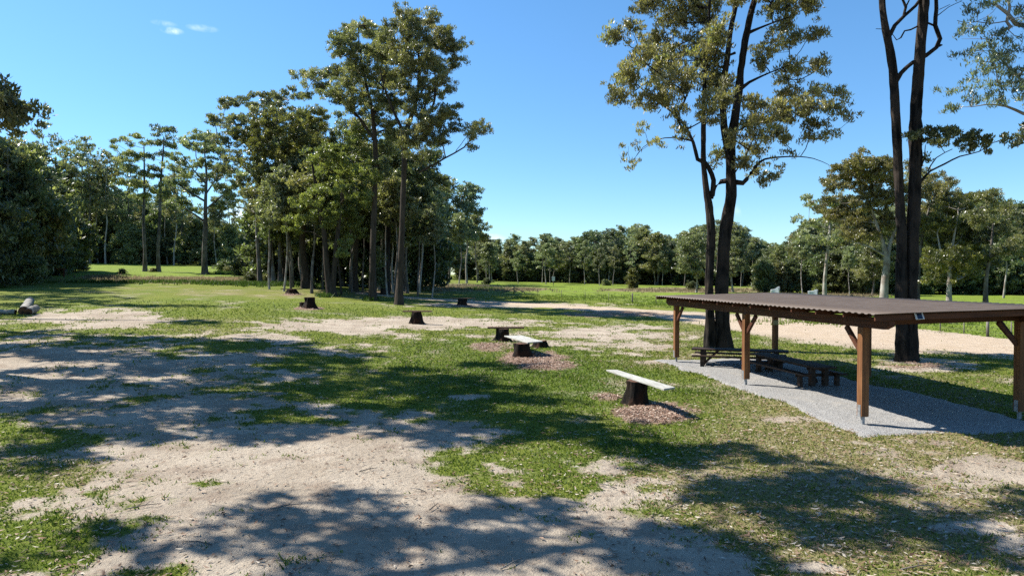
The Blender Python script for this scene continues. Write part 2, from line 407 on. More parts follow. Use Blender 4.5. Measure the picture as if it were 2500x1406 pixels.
def scatter(n, dmin, dmax, a=.92, power=1.5, rng=R0):
    u = rng.random(n); p = 1 - power + 1
    # pdf ~ d^(1-power)
    d = (dmin ** p + u * (dmax ** p - dmin ** p)) ** (1 / p)
    t = rng.uniform(-a, a, n)
    return d * np.sin(t), d * np.cos(t), d

EXCL = []   # (ux,uy,ox,oy, u0,u1,v0,v1) gravel pad
# ------------------------------------------------------------------ shelter frame of reference (needed by scatter)
P1 = at(2106, 1038); P3 = at(1651, 885)
U = Vector((P3.x - P1.x, P3.y - P1.y)); SPAN = U.length; U.normalize()
V = Vector((U.y, -U.x))
WID = 4.55
def padmask(x, y):
    u = (x - P1.x) * U.x + (y - P1.y) * U.y; v = (x - P1.x) * V.x + (y - P1.y) * V.y
    e = (vnoise(u * .9, v * .9, 91) - .5) * .5 + (vnoise(u * 4, v * 4, 92) - .5) * .18
    r = np.minimum(np.minimum(u + 1.15, SPAN + .7 - u), np.minimum(v + .75 - .35 * np.sin(np.clip(u / SPAN, 0, 1) * math.pi * 1.0), 4.6 - v))
    return r + e


def make_blades():
    x, y, d = scatter(700000, 6.5, 90, .93, 1.35)
    kk = R0.random(len(x)) > (d - 26) / 44; x, y, d = x[kk], y[kk], d[kk]
    c = cover(x, y)
    nf = fbm(x * 6, y * 6, 55, 2)
    keep = (c['sand'] + (nf - .5) * 1.1 < .12 + .5 * R0.random(len(x))) & (c['mulch'] < .45 + .4 * R0.random(len(x)) * (nf < .45)) & (padmask(x, y) < .02)
    keep |= (vnoise(x * 1.7, y * 1.7, 88) * .6 + vnoise(x * 5, y * 5, 89) * .4 > .68) & (c['sand'] < 1.05) & (c['track'] < .1) & (R0.random(len(x)) < .3) & (padmask(x, y) < .02)
    x, y, d = x[keep], y[keep], d[keep]; c = {k: v[keep] for k, v in c.items()}
    m = len(x); z = terrain(x, y) - .005 + c['mulch'] * .04
    hh = R0.uniform(.018, .05, m) * (1 + .018 * d) * (1 + .4 * c['lush']); 
    tuft = vnoise(x * 1.3, y * 1.3, 44) > .78
    hh = np.where(tuft, hh * 1.6, hh)
    w = (.007 + .00062 * d) * R0.uniform(.7, 1.4, m)
    a = R0.uniform(0, 2 * math.pi, m); b = R0.uniform(0, 2 * math.pi, m); ln = hh * R0.uniform(.3, 1.3, m)
    p0 = np.stack([x - w * np.cos(a), y - w * np.sin(a), z], -1); p1 = np.stack([x + w * np.cos(a), y + w * np.sin(a), z], -1)
    p2 = np.stack([x + ln * np.cos(b), y + ln * np.sin(b), z + hh], -1)
    v = np.stack([p0, p1, p2], 1).reshape(-1, 3)
    tone = np.clip(R0.normal(.33, .17, m) + c['dry'] * .42 * R0.random(m) ** .5 - c['lush'] * .12 + (vnoise(x * .8, y * .8, 9) - .5) * .25, 0, 1)
    me = mesh_np('grass', v, np.arange(3 * m).reshape(-1, 3), M['blade'], {'tone': np.repeat(tone, 3)})
    tag(obj_me('grass', me), 'short patchy lawn grass growing through the sand', 'grass', None, 'stuff')
    print('blades', m)
make_blades()

def quads_on_ground(name, x, y, L, W, tone, mat, label, cat, lift=.008, tilt=.35):
    m = len(x); z = terrain(x, y) + lift + cover(x, y)['mulch'] * .06
    a = R0.uniform(0, 2 * math.pi, m); dx = np.cos(a); dy = np.sin(a)
    t1 = R0.normal(0, tilt, m) * L * .5; t2 = R0.normal(0, tilt, m) * W
    e = lambda s, q, h: np.stack([x + dx * L * s - dy * W * q, y + dy * L * s + dx * W * q, z + np.abs(h) + .004], -1)
    v = np.stack([e(-.5, 0, t1), e(0, -.5, t2), e(.5, 0, -t1 * .3), e(0, .5, t2 * .4)], 1).reshape(-1, 3)
    me = mesh_np(name, v, np.arange(4 * m).reshape(-1, 4), mat, {'tone': np.repeat(tone, 4)})
    tag(obj_me(name, me), label, cat, None, 'stuff')
def make_litter():
    x, y, d = scatter(80000, 6.5, 45, .93, 1.4)
    c = cover(x, y); n = fbm(x * .5, y * .5, 66, 3)
    pr = np.clip(.22 + c['dry'] * .8 + (n - .45) * 1.2, .03, 1) * np.where(c['sand'] > .6, .22, 1)
    keep = (R0.random(len(x)) < pr) & (padmask(x, y) < .1)
    x, y, d = x[keep], y[keep], d[keep]; m = len(x)
    L = R0.uniform(.05, .12, m) * (1 + .012 * d); W = L * R0.uniform(.18, .32, m)
    quads_on_ground('leaf_litter', x, y, L, W, np.clip(R0.normal(.62, .26, m), 0, 1), M['litter'], 'dry fallen gum leaves strewn over the lawn and sand', 'leaf litter', .02)
    x, y, d = scatter(24000, 6.5, 34, .93, 1.4)
    c = cover(x, y); k = (c['sand'] > .35) & (fbm(x * .7, y * .7, 71, 3) + R0.random(len(x)) * .5 > .72) & (padmask(x, y) < .1); x, y, d = x[k], y[k], d[k]; m = len(x)
    L = R0.uniform(.02, .09, m) * (1 + .012 * d); W = L * R0.uniform(.12, .5, m)
    quads_on_ground('ground_debris', x, y, L, W, np.clip(R0.normal(.2, .2, m), 0, 1), M['litter'], 'dark crumbs of bark and leaf scattered over the bare sand', 'debris', .01)
    xs = []; ys = []
    for cx, cy, rx, ry, s in MULCH[:10]:
        k = int(min(5200, rx * ry * 2.2)) if cy > 800 else 500
        px = cx + rx * R0.normal(0, .48, k); py = cy + ry * R0.normal(0, .48, k)
        q = at_np(px, py); xs.append(q[:, 0]); ys.append(q[:, 1])
    x = np.concatenate(xs); y = np.concatenate(ys); k = (cover(x, y)['mulch'] > .05 + .5 * R0.random(len(x))) & (padmask(x, y) < .1); x, y = x[k], y[k]; m = len(x)
    d = np.hypot(x, y); L = R0.uniform(.035, .11, m) * (1 + .01 * d); W = L * R0.uniform(.15, .4, m)
    quads_on_ground('wood_chips', x, y, L, W, np.clip(R0.normal(.5, .24, m), 0, 1), M['chips'], 'reddish bark chips mulched round the tree stumps', 'mulch', .02, .5)
make_litter()


# ------------------------------------------------------------------ trees
def catmull(P, step):
    P = np.asarray(P, float); out = []
    n = len(P)
    for i in range(n - 1):
        p0 = P[max(i - 1, 0)]; p1 = P[i]; p2 = P[i + 1]; p3 = P[min(i + 2, n - 1)]
        k = max(1, int(np.linalg.norm((p2 - p1)[:3]) / step))
        for t in np.arange(k) / k:
            out.append(.5 * ((2 * p1) + (-p0 + p2) * t + (2 * p0 - 5 * p1 + 4 * p2 - p3) * t * t + (-p0 + 3 * p1 - 3 * p2 + p3) * t ** 3))
    out.append(P[-1]); out = np.array(out)
    if out.shape[1] > 3: out[:, 3] = np.maximum(out[:, 3], .01)
    return out
def tube_np(P, rad, sides, furrow=0., seed=0, flare=0.):
    P = np.asarray(P, float); n = len(P)
    T = np.gradient(P, axis=0); T /= np.linalg.norm(T, axis=1, keepdims=True) + 1e-9
    ref = np.where(np.abs(T[:, 2:3]) > .8, np.array([[1., 0, 0]]), np.array([[0, 0, 1.]]))
    if np.abs(T[0, 2]) > .8: ref = np.tile(np.array([[1., 0, 0]]), (n, 1))
    A = np.cross(T, ref); ln = np.linalg.norm(A, axis=1, keepdims=True); A = np.where(ln < .05, np.array([[1., 0, 0]]), A / (ln + 1e-9))
    B = np.cross(T, A)
    t = np.arange(sides) * 2 * math.pi / sides
    r = np.repeat(np.asarray(rad)[:, None], sides, 1)
    if flare:
        h = np.linalg.norm(P - P[0], axis=1)
        lob = 1 + .5 * np.cos(t * 3 + seed) * .5 + .3 * np.cos(t * 5 + 2 * seed)
        r = r * (1 + flare * np.exp(-h / (.8 + 1.2 * rad[0]))[:, None] * lob[None])
    if furrow:
        s = np.cumsum(np.r_[0, np.linalg.norm(np.diff(P, axis=0), axis=1)])
        f = vnoise(np.repeat((t / (2 * math.pi) * sides * .45)[None], n, 0), np.repeat((s * .9)[:, None], sides, 1), seed + 3)
        f2 = vnoise(np.repeat((t / (2 * math.pi) * sides * .5)[None], n, 0), np.repeat((s * 3)[:, None], sides, 1), seed + 8)
        r = r * (1 + furrow * (f - .5) * 1.2 + furrow * (f2 - .5) * .8)
    V = P[:, None] + r[..., None] * (A[:, None] * np.cos(t)[None, :, None] + B[:, None] * np.sin(t)[None, :, None])
    i, k = np.meshgrid(np.arange(n - 1), np.arange(sides), indexing='ij'); k2 = (k + 1) % sides
    F_ = np.stack([i * sides + k, i * sides + k2, (i + 1) * sides + k2, (i + 1) * sides + k], -1).reshape(-1, 4)
    return V.reshape(-1, 3), F_
class Geo:
    def __init__(s): s.v = []; s.f = []; s.n = 0
    def add(s, v, f): s.v.append(v); s.f.append(f + s.n); s.n += len(v)
    def mesh(s, name, mat, smooth=True): return mesh_np(name, np.concatenate(s.v), np.concatenate(s.f), mat, None, smooth)

def leaves(rng, C, cr, per, L, W, droop=.6, sub=6, flat=.62, tonebase=None, nb=.8):
    """C (n,3) clump centres; returns verts, tone"""
    n = len(C)
    so = rng.normal(0, 1, (n, sub, 3)); so /= np.linalg.norm(so, axis=2, keepdims=True); so *= rng.uniform(.3, 1.15, (n, sub, 1)) * cr
    so[..., 2] *= flat
    crs = rng.uniform(.7, 1.3, (n, 1, 1))
    sc = C[:, None] + so * crs
    k = max(1, per // sub)
    lo = rng.normal(0, 1, (n, sub, k, 3)); lo /= np.linalg.norm(lo, axis=3, keepdims=True)
    lo *= (rng.random((n, sub, k, 1)) ** .55) * cr * .52
    lo[..., 2] = np.where(lo[..., 2] < 0, lo[..., 2] * .75, lo[..., 2] * .6)
    P = (sc[:, :, None] + lo).reshape(-1, 3); m = len(P)
    out = lo.reshape(-1, 3); out = out / (np.linalg.norm(out, axis=1, keepdims=True) + 1e-6)
    ax = rng.normal(0, 1, (m, 3)) * .8 + out * .6 + np.array([0, 0, -1.]) * droop * 1.6
    ax /= np.linalg.norm(ax, axis=1, keepdims=True)
    nr = rng.normal(0, 1, (m, 3)) * (1 - nb * .45) + nb * (out * .55 + np.array([0, 0, .9]))
    nr /= np.linalg.norm(nr, axis=1, keepdims=True)
    ax = ax - (ax * nr).sum(1, keepdims=True) * nr * nb; ax /= np.linalg.norm(ax, axis=1, keepdims=True) + 1e-6
    sd = np.cross(ax, nr); sd /= np.linalg.norm(sd, axis=1, keepdims=True) + 1e-6
    l = L * rng.uniform(.7, 1.3, (m, 1)); w = W * rng.uniform(.7, 1.3, (m, 1))
    v = np.stack([P - ax * l * .5, P - ax * l * .05 + sd * w * .5, P + ax * l * .5, P - ax * l * .05 - sd * w * .5], 1).reshape(-1, 3)
    ct = np.repeat(rng.normal(.42, .2, n) if tonebase is None else tonebase, sub * k)
    tone = np.clip(ct + rng.normal(0, .14, m), 0, 1)
    return v, np.repeat(tone, 4)

def sample_blobs(rng, blobs, spacing):
    pts = []
    for cx, cy, cz, rx, ry, rz, n in blobs:
        for _ in range(int(n)):
            for tr in range(12):
                q = rng.normal(0, 1, 3); q /= np.linalg.norm(q); q *= rng.random() ** .4
                p = np.array([cx + q[0] * rx, cy + q[1] * ry, cz + q[2] * rz])
                if all(abs(p - o).sum() > spacing * 1.2 for o in pts[-60:]): break
            pts.append(p)
    return np.array(pts)

def build_tree(seed, stems, blobs, cr=1., per=100, L=.4, W=.16, limbs=(), twig=.02, sides=12, furrow=0., flare=.35,
               attach=.35, step=.5, spacing=None, droop=.6, sub=6, pexp=.5, bare=(), steep=.25, flat=.62, nb=.8):
    per = int(per * 1.15)
    rng = np.random.default_rng(seed)
    trunk_geos = []; NP = []; NR = []; NL = []; PAR = []
    for si, s in enumerate(list(stems) + list(limbs)):
        c = catmull(s, step); g = Geo()
        is_st = si < len(stems)
        v, f = tube_np(c[:, :3], c[:, 3], sides if is_st else max(6, sides // 2), furrow if is_st else furrow * .4, seed + si, flare if (is_st and c[0, 2] < .5) else 0)
        g.add(v, f); trunk_geos.append((g, is_st))
        s0 = int(len(c) * (attach if (is_st and c[0, 2] < 1) else .15))
        for i in range(s0, len(c)):
            NP.append(c[i, :3]); NR.append(c[i, 3]); NL.append(.25 * i * step * (.5 if is_st else 1.)); PAR.append(-1)
    NP = list(NP); nb = len(NP)
    C = sample_blobs(rng, blobs, spacing or cr * .9)
    if len(C) == 0: return trunk_geos, None, None, None
    A0 = np.array(NP)
    dist = np.min(np.linalg.norm(C[:, None] - A0[None], axis=2), axis=1)
    order = np.argsort(dist)
    arr = np.zeros((nb + len(C) * 24 + 10, 3)); arr[:nb] = A0; ln = np.zeros(len(arr)); ln[:nb] = NL; par = np.full(len(arr), -1); cnt = np.zeros(len(arr)); N = nb
    chains = []
    allp = [(c, True) for c in C[order]]
    for p, leafy in allp:
        D = p - arr[:N]; dd = np.linalg.norm(D, axis=1)
        hor = np.hypot(D[:, 0], D[:, 1])
        pen = np.maximum(0, steep * hor - D[:, 2]) * .9
        cost = dd + .3 * ln[:N] + pen
        i = int(np.argmin(cost)); a = arr[i].copy(); d = dd[i]
        k = int(min(16, max(2, d / max(.45, step))))
        mid = (a + p) / 2 + np.array([0, 0, -.12 * d * rng.uniform(-.3, 1.4)]) + rng.normal(0, .06, 3) * d
        ts = np.arange(1, k + 1) / k
        pa = ((1 - ts) ** 2)[:, None] * a + (2 * ts * (1 - ts))[:, None] * mid + (ts ** 2)[:, None] * p
        pa[:-1] += rng.normal(0, .025, (k - 1, 3)) * d / max(1, k) * 2.2
        ids = [i]; prev = i
        for q in pa:
            arr[N] = q; ln[N] = ln[prev] + np.linalg.norm(q - arr[prev]); par[N] = prev; prev = N; ids.append(N); N += 1
        chains.append(ids)
    for ids in chains:
        j = ids[-1]
        while j >= nb: cnt[j] += 1; j = par[j]
    br = Geo()
    for ids in chains:
        P = arr[ids]; c = cnt[ids].astype(float)
        if ids[0] < nb: c[0] = c[1]
        else: c[0] = min(c[0], c[1] * 1.6)
        r = twig * np.maximum(c, .6) ** pexp; r[-1] *= .5
        if ids[0] < nb:
            r = np.minimum(r, NR[ids[0]] * .8)
        v, f = tube_np(P, r, 5)
        br.add(v, f)
    for b in bare:
        c = catmull(b, step); v, f = tube_np(c[:, :3], c[:, 3], 6); br.add(v, f)
    lv, tone = leaves(rng, C, cr, per, L, W, droop, sub, flat, None, nb)
    return trunk_geos, br, lv, tone

def leaf_mesh(name, lv, tone, mat): return mesh_np(name, lv, np.arange(len(lv)).reshape(-1, 4), mat, {'tone': tone})
def compose(name, label, cat, loc, data, bark, leafm, group=None, bark_branch=None):
    tg, br, lv, tone = data
    t = thing(name, label, cat, loc, 0, group)
    wood = Geo()
    for g in [g for g, _ in tg] + ([br] if br is not None and br.n else []): wood.add(np.concatenate(g.v), np.concatenate(g.f))
    obj_me('trunk', wood.mesh('trunk', bark), t)
    if lv is not None: obj_me('crown', leaf_mesh('crown', lv, tone, leafm), t)
    return t

def keytree(name, label, base, stems, blobs, x0, y0, sc, bark, leafm, limbs=(), bare=(), depth=None, clpx=None, dens=1., group=None, seed=1, crw=.8, dspread=3.5, per=90, cat='tree', bb=None, loc=None, shrink=.5, **kw):
    """stems/limbs in zoom pixels: (x, y, width); blobs: (x, y, rx, ry[,dz])"""
    rng = random.Random(seed)
    b = loc if loc is not None else at(*base)
    Yd = depth or b.y; mpp = Yd / F
    def P(x, y, dz=0): q = at_depth(x0 + x / sc, y0 + y / sc, Yd + dz); return (q.x - b.x, q.y - b.y, q.z - b.z)
    def line(s, dz0=0, fromzero=True):
        out = []; m = len(s)
        for i, e in enumerate(s):
            dz = (e[3] if len(e) > 3 else 0)
            q = P(e[0], e[1], dz); out.append((*q, max(.012, e[2] / sc * mpp / 2)))
        return out
    S = [line(s) for s in stems]
    for s in S:
        if s[0][2] < 1: s[0] = (s[0][0], s[0][1], -.15, s[0][3])
    Lm = [line(s) for s in limbs]; Bm = [line(s) for s in bare]
    B = []
    crz = crw / mpp * sc     # clump radius in zoom px
    for e in blobs:
        dz = e[4] if len(e) > 4 else rng.uniform(-dspread, dspread)
        q = P(e[0], e[1], dz); rx = e[2] / sc * mpp * 1.18; rz = e[3] / sc * mpp * 1.18
        n = max(1, round(dens * 3.2 * e[2] * e[3] / (crz * crz)))
        B.append((q[0], q[1], q[2], max(.05, rx - crw * shrink), max(rx, rz) * .8, max(.05, rz - crw * shrink * .8), n))
    data = build_tree(seed, S, B, cr=crw, per=per, limbs=Lm, bare=Bm, **kw)
    return compose(name, label, cat, b, data, bark, leafm, group, bb)

GROVE = 'trees of the central grove'
# twin dark trunks behind the picnic shelter
keytree('gum_tree', 'tall dark twin-trunked gum standing just beyond the far end of the shelter', (1754, 850),
  [[(955, 2485, 108), (948, 2300, 94), (943, 2100, 88), (950, 1900, 86), (975, 1640, 82), (1008, 1400, 72), (1005, 1200, 66), (1010, 1000, 62), (1040, 850, 58), (1065, 650, 54), (1080, 500, 50), (1110, 300, 46), (1150, 100, 42), (1200, -80, 36), (1240, -350, 28), (1250, -600, 15)],
   [(862, 2475, 74), (858, 2300, 60), (852, 2100, 57), (858, 1900, 56), (868, 1640, 54), (850, 1450, 52), (840, 1400, 48), (815, 1200, 38), (812, 1000, 34), (815, 700, 30), (830, 400, 26), (850, 200, 20), (860, -100, 12)],
   [(1005, 1120, 50), (975, 1000, 48), (950, 800, 46), (960, 600, 42), (985, 400, 38), (1010, 200, 34), (1040, 50, 30), (1080, -300, 22), (1060, -600, 12)]],
  [(170, 250, 90, 60), (300, 190, 55, 60), (400, 30, 110, 80), (600, 130, 150, 110), (800, 80, 130, 120), (450, 250, 100, 60), (380, 370, 90, 80), (290, 520, 110, 90), (200, 690, 100, 80), (500, 480, 170, 120), (650, 320, 150, 90), (650, 550, 140, 90),
   (480, 690, 160, 90), (640, 810, 60, 45), (850, 400, 130, 130), (890, 590, 110, 110), (850, 780, 80, 110), (650, 930, 60, 35), (380, 915, 30, 40), (275, 1050, 28, 45), (290, 1160, 50, 22), (480, 1010, 20, 18), (665, 1010, 30, 18),
   (960, 680, 55, 120), (920, 1110, 60, 60), (1010, 990, 50, 50), (930, 250, 90, 90), (1380, 60, 160, 60), (1570, 30, 90, 60), (1630, 230, 50, 70), (1420, 200, 120, 55), (1450, 290, 100, 50), (1300, 310, 80, 50), (1170, 370, 40, 28),
   (1230, 450, 55, 60), (1450, 470, 120, 45), (1650, 460, 70, 60), (1380, 560, 70, 35), (1450, 670, 130, 55), (1650, 650, 110, 60), (1800, 680, 60, 45), (1740, 780, 90, 45), (1880, 830, 38, 26), (1500, 770, 180, 65), (1300, 820, 150, 75),
   (1150, 740, 70, 60), (1600, 880, 80, 42), (1150, 880, 95, 60), (1270, 950, 140, 55), (1400, 980, 60, 42), (1720, 975, 45, 35), (1580, 985, 55, 30), (1150, 1080, 90, 55), (1450, 1070, 35, 32), (1100, 1180, 60, 60), (1320, 1170, 50, 24),
   (1200, 1240, 60, 36), (1290, 1290, 55, 45), (900, -150, 420, 160), (1300, -180, 350, 160), (600, -120, 250, 120), (1050, -420, 380, 160)],
  1440, 0, 2.929, M['bark_iron'], M['leaf_brown'],
  limbs=[[(872, 1400, 40), (885, 1290, 34), (830, 1170, 30), (770, 1140, 28), (740, 1020, 22), (640, 850, 17, 1), (450, 700, 11, 2), (330, 600, 7, 2)],
         [(1000, 1290, 40), (940, 1300, 34), (890, 1340, 32), (868, 1420, 30)],
         [(1020, 1300, 40), (1095, 1310, 34), (1180, 1200, 24), (1250, 1140, 14), (1450, 1120, 9), (1600, 1135, 6), (1710, 1180, 3)],
         [(1075, 640, 30), (1140, 590, 20), (1200, 560, 16), (1290, 520, 10), (1420, 470, 6)], [(1130, 240, 26), (1220, 200, 16), (1350, 150, 10), (1450, 120, 6)], [(1040, 380, 20), (990, 400, 14)],
         [(740, 1010, 14), (600, 985, 8), (480, 1000, 6), (380, 1055, 4), (330, 1120, 3)]],
  seed=5, crw=.5, dens=1.7, dspread=3., per=130, L=.21, W=.06, nb=.35, twig=.010, sides=34, furrow=.3, flare=.28, attach=.5, step=.3, droop=.9, steep=.1, sub=6, flat=.75)

# forked dark gum behind the shelter
keytree('gum_tree', 'dark gum forking low into two bare black stems, rising behind the shelter roof', (2212, 882),
  [[(425, 2950, 112), (412, 2800, 97), (408, 2600, 88), (405, 2350, 84), (405, 2100, 80), (398, 1800, 72), (385, 1500, 67), (365, 1100, 64), (345, 750, 63), (325, 500, 62), (275, 250, 56), (250, 60, 48), (250, -150, 42), (290, -450, 34), (300, -900, 16)],
   [(468, 2960, 118), (482, 2800, 102), (486, 2600, 95), (488, 2350, 92), (490, 2100, 92), (500, 1800, 93), (512, 1500, 92), (520, 1100, 88), (535, 750, 84), (550, 500, 80), (570, 250, 76), (590, 40, 71), (600, -200, 60), (640, -600, 40), (650, -1000, 18)]],
  [(640, 1070, 60, 50), (720, 1100, 80, 60), (820, 1090, 70, 50), (900, 1130, 80, 50), (1020, 1120, 70, 45), (1110, 1150, 50, 45), (600, 1150, 50, 50), (440, 1110, 50, 45), (700, 1170, 80, 35), (960, 1190, 60, 30), (1100, 1210, 30, 30), (600, 1290, 30, 40),
   (1280, 1120, 50, 30), (1340, 1150, 60, 35), (1400, 1060, 50, 40), (1420, 1130, 40, 30),
   (300, -400, 400, 200), (800, -400, 350, 200), (500, -800, 420, 220)],
  2080, 0, 3.3476, M['bark_iron'], M['leaf_deep'],
  limbs=[[(500, 1560, 30), (600, 1440, 20), (640, 1400, 16), (760, 1340, 14), (880, 1280, 11), (1040, 1240, 8), (1150, 1170, 6), (1290, 1120, 5)], [(620, 1400, 10), (690, 1290, 8), (820, 1220, 6)], [(520, 1480, 12), (590, 1300, 9), (600, 1190, 5)]],
  bare=[[(345, 690, 44), (400, 600, 36), (500, 510, 34), (600, 460, 36), (690, 390, 34), (720, 320, 34), (680, 210, 32), (690, 80, 30), (685, -50, 26)],
        [(310, 290, 34), (350, 210, 32), (430, 130, 28), (520, 50, 26), (570, -20, 22)], [(420, 140, 20), (440, 60, 22), (415, 0, 18), (380, -80, 12)], [(440, 60, 14), (465, 10, 10), (480, -60, 6)],
        [(680, 215, 16), (620, 190, 16), (560, 205, 16), (480, 245, 14), (430, 255, 12), (400, 310, 13), (365, 330, 8), (330, 280, 5)], [(715, 375, 26), (738, 370, 10)], [(250, 240, 6), (195, 238, 4)],
        [(700, 130, 8), (790, 60, 6), (900, 10, 5)], [(715, 80, 6), (800, 40, 4)], [(500, 1560, 8), (440, 1640, 6)]],
  seed=8, crw=.36, dens=1.2, dspread=1.2, per=100, L=.17, W=.07, twig=.010, sides=36, furrow=.3, flare=.25, attach=.8, step=.3, steep=.0, droop=.4, sub=4)

# grey-barked gum reaching in from beyond the right edge
keytree('gum_tree', 'white-limbed gum whose drooping leafy branches hang in from the top right corner', None,
  [[(2400, 3100, 170), (2350, 2200, 150), (2300, 1400, 130), (2250, 700, 110), (2150, 200, 90), (2050, -200, 60)]],
  [(1010, 50, 70, 60), (1080, 150, 50, 30), (1000, 230, 60, 50), (900, 320, 60, 30), (1100, 380, 90, 50), (1000, 420, 60, 40), (830, 445, 45, 25), (1060, 500, 60, 60), (1150, 300, 60, 60), (1100, 600, 80, 60), (1180, 520, 70, 80), (1280, 430, 90, 80), (1380, 350, 80, 60),
   (1200, 680, 60, 60), (1300, 600, 70, 60), (1380, 700, 60, 60), (880, 710, 50, 30), (790, 750, 60, 12), (1010, 700, 30, 25), (1100, 790, 90, 40), (1000, 830, 60, 30), (900, 870, 80, 30), (1180, 830, 80, 40), (780, 890, 50, 14), (1240, 760, 60, 40), (1380, 560, 60, 60),
   (950, 20, 40, 30), (1250, 250, 50, 40), (1400, 60, 40, 30), (1200, 20, 60, 20), (1500, 700, 120, 200), (1650, 300, 200, 200), (1500, 100, 140, 100), (1700, 800, 200, 150), (1200, -150, 200, 100), (1600, -200, 300, 120), (1480, 1050, 60, 30), (2300, -300, 500, 250), (2800, 200, 400, 300)],
  2080, 0, 3.3476, M['bark_pale'], M['leaf_blue'],
  limbs=[[(2180, 500, 60), (1800, 350, 54), (1500, 230, 42), (1400, 210, 36), (1340, 200, 34), (1270, 110, 28), (1180, 45, 20), (1100, 20, 10)], [(1300, 230, 26), (1265, 180, 22), (1290, 60, 22), (1270, -30, 16)], [(2250, 1300, 50), (1800, 1100, 40), (1500, 960, 30), (1400, 930, 24), (1260, 870, 18), (1100, 855, 12), (980, 875, 6)],
         [(1800, 1000, 26), (1500, 720, 24), (1390, 660, 20), (1300, 570, 12), (1150, 420, 6)], [(1260, 175, 10), (1130, 195, 8), (1020, 180, 6), (930, 190, 4), (860, 170, 2)]],
  seed=9, nb=.2, crw=.42, dens=1.25, dspread=1.2, per=80, L=.19, W=.045, twig=.009, sides=12, furrow=.03, attach=.8, step=.3, steep=-.1, droop=1.3, sub=4,
  depth=27, loc=Vector((21.4, 27, gz(21.4, 27))))

# the two giants of the grove
z2 = (500, 0, 1.803)
keytree('gum_tree', 'tallest gum of the central grove, dark straight trunk nearest the stump seats', (972, 744),
  [[(855, 1338, 34), (860, 1200, 28), (868, 1000, 25), (875, 800, 23), (880, 640, 24), (890, 570, 22), (925, 460, 17), (945, 330, 13), (935, 200, 8), (915, 110, 5)]],
  [(905, 70, 55, 35), (980, 95, 50, 32), (850, 110, 50, 38), (1050, 140, 40, 32), (930, 150, 75, 45), (1000, 200, 65, 45), (1110, 225, 38, 45), (1080, 290, 28, 20), (1060, 190, 45, 35), (850, 200, 65, 55), (930, 250, 75, 50), (1000, 290, 55, 45), (870, 300, 65, 45),
   (1050, 365, 42, 45), (980, 390, 55, 45), (900, 380, 65, 50), (935, 460, 55, 35), (1080, 480, 50, 26), (1050, 530, 55, 35), (1130, 555, 45, 22), (1190, 560, 40, 22), (1250, 572, 20, 12), (1150, 600, 35, 16), (990, 600, 55, 35), (1185, 650, 10, 8), (1000, 520, 55, 35), (830, 440, 50, 35), (900, 620, 45, 35), (950, 560, 50, 32), (1040, 610, 45, 28), (930, 690, 45, 30), (810, 350, 45, 40)],
  *z2, M['bark_brown'], M['leaf_olive'],
  limbs=[[(885, 600, 14), (960, 540, 12), (1010, 450, 9), (1015, 330, 6)], [(885, 600, 14), (830, 490, 11), (790, 380, 8), (770, 300, 5)], [(882, 650, 12), (960, 600, 9), (1010, 560, 6)], [(940, 760, 9), (1000, 730, 8), (1060, 695, 7), (1140, 650, 6), (1190, 595, 4), (1245, 575, 3)], [(925, 460, 10), (970, 380, 7), (1060, 330, 5), (1110, 260, 3)]],
  seed=21, shrink=.1, crw=.75, dens=1.5, per=250, L=.25, W=.085, twig=.022, sides=16, furrow=.14, flare=.38, attach=.5, step=.8, dspread=4, group=GROVE, steep=.3)
keytree('gum_tree', 'second giant gum of the central grove, left neighbour of its tallest tree', (910, 734),
  [[(738, 1318, 32), (740, 1100, 26), (746, 900, 23), (752, 700, 21), (747, 600, 21), (735, 480, 15), (705, 350, 10), (680, 200, 6), (675, 120, 4)]],
  [(680, 120, 55, 35), (620, 150, 55, 35), (590, 200, 48, 26), (740, 140, 55, 35), (800, 180, 55, 40), (640, 230, 65, 40), (720, 220, 65, 45), (790, 260, 65, 45), (640, 310, 65, 45), (720, 320, 75, 45), (800, 350, 65, 45), (620, 380, 55, 38), (700, 400, 65, 38), (540, 330, 55, 26),
   (480, 330, 40, 24), (420, 325, 36, 18), (500, 380, 45, 24), (560, 400, 45, 28), (450, 430, 28, 18), (600, 450, 45, 26), (660, 470, 55, 28), (780, 450, 55, 38), (700, 560, 50, 40), (800, 560, 50, 40), (690, 640, 45, 32), (790, 650, 45, 35), (830, 470, 45, 35), (850, 590, 45, 35), (720, 480, 45, 30), (780, 740, 35, 28)],
  *z2, M['bark_brown'], M['leaf_olive'],
  limbs=[[(748, 620, 12), (680, 520, 11), (600, 440, 8), (520, 380, 5), (450, 340, 3)], [(740, 520, 12), (780, 420, 9), (800, 280, 6), (790, 200, 4)]],
  seed=22, shrink=.1, crw=.75, dens=1.4, per=250, L=.25, W=.085, twig=.022, sides=16, furrow=.14, flare=.38, attach=.5, step=.8, dspread=4, group=GROVE, steep=.3)
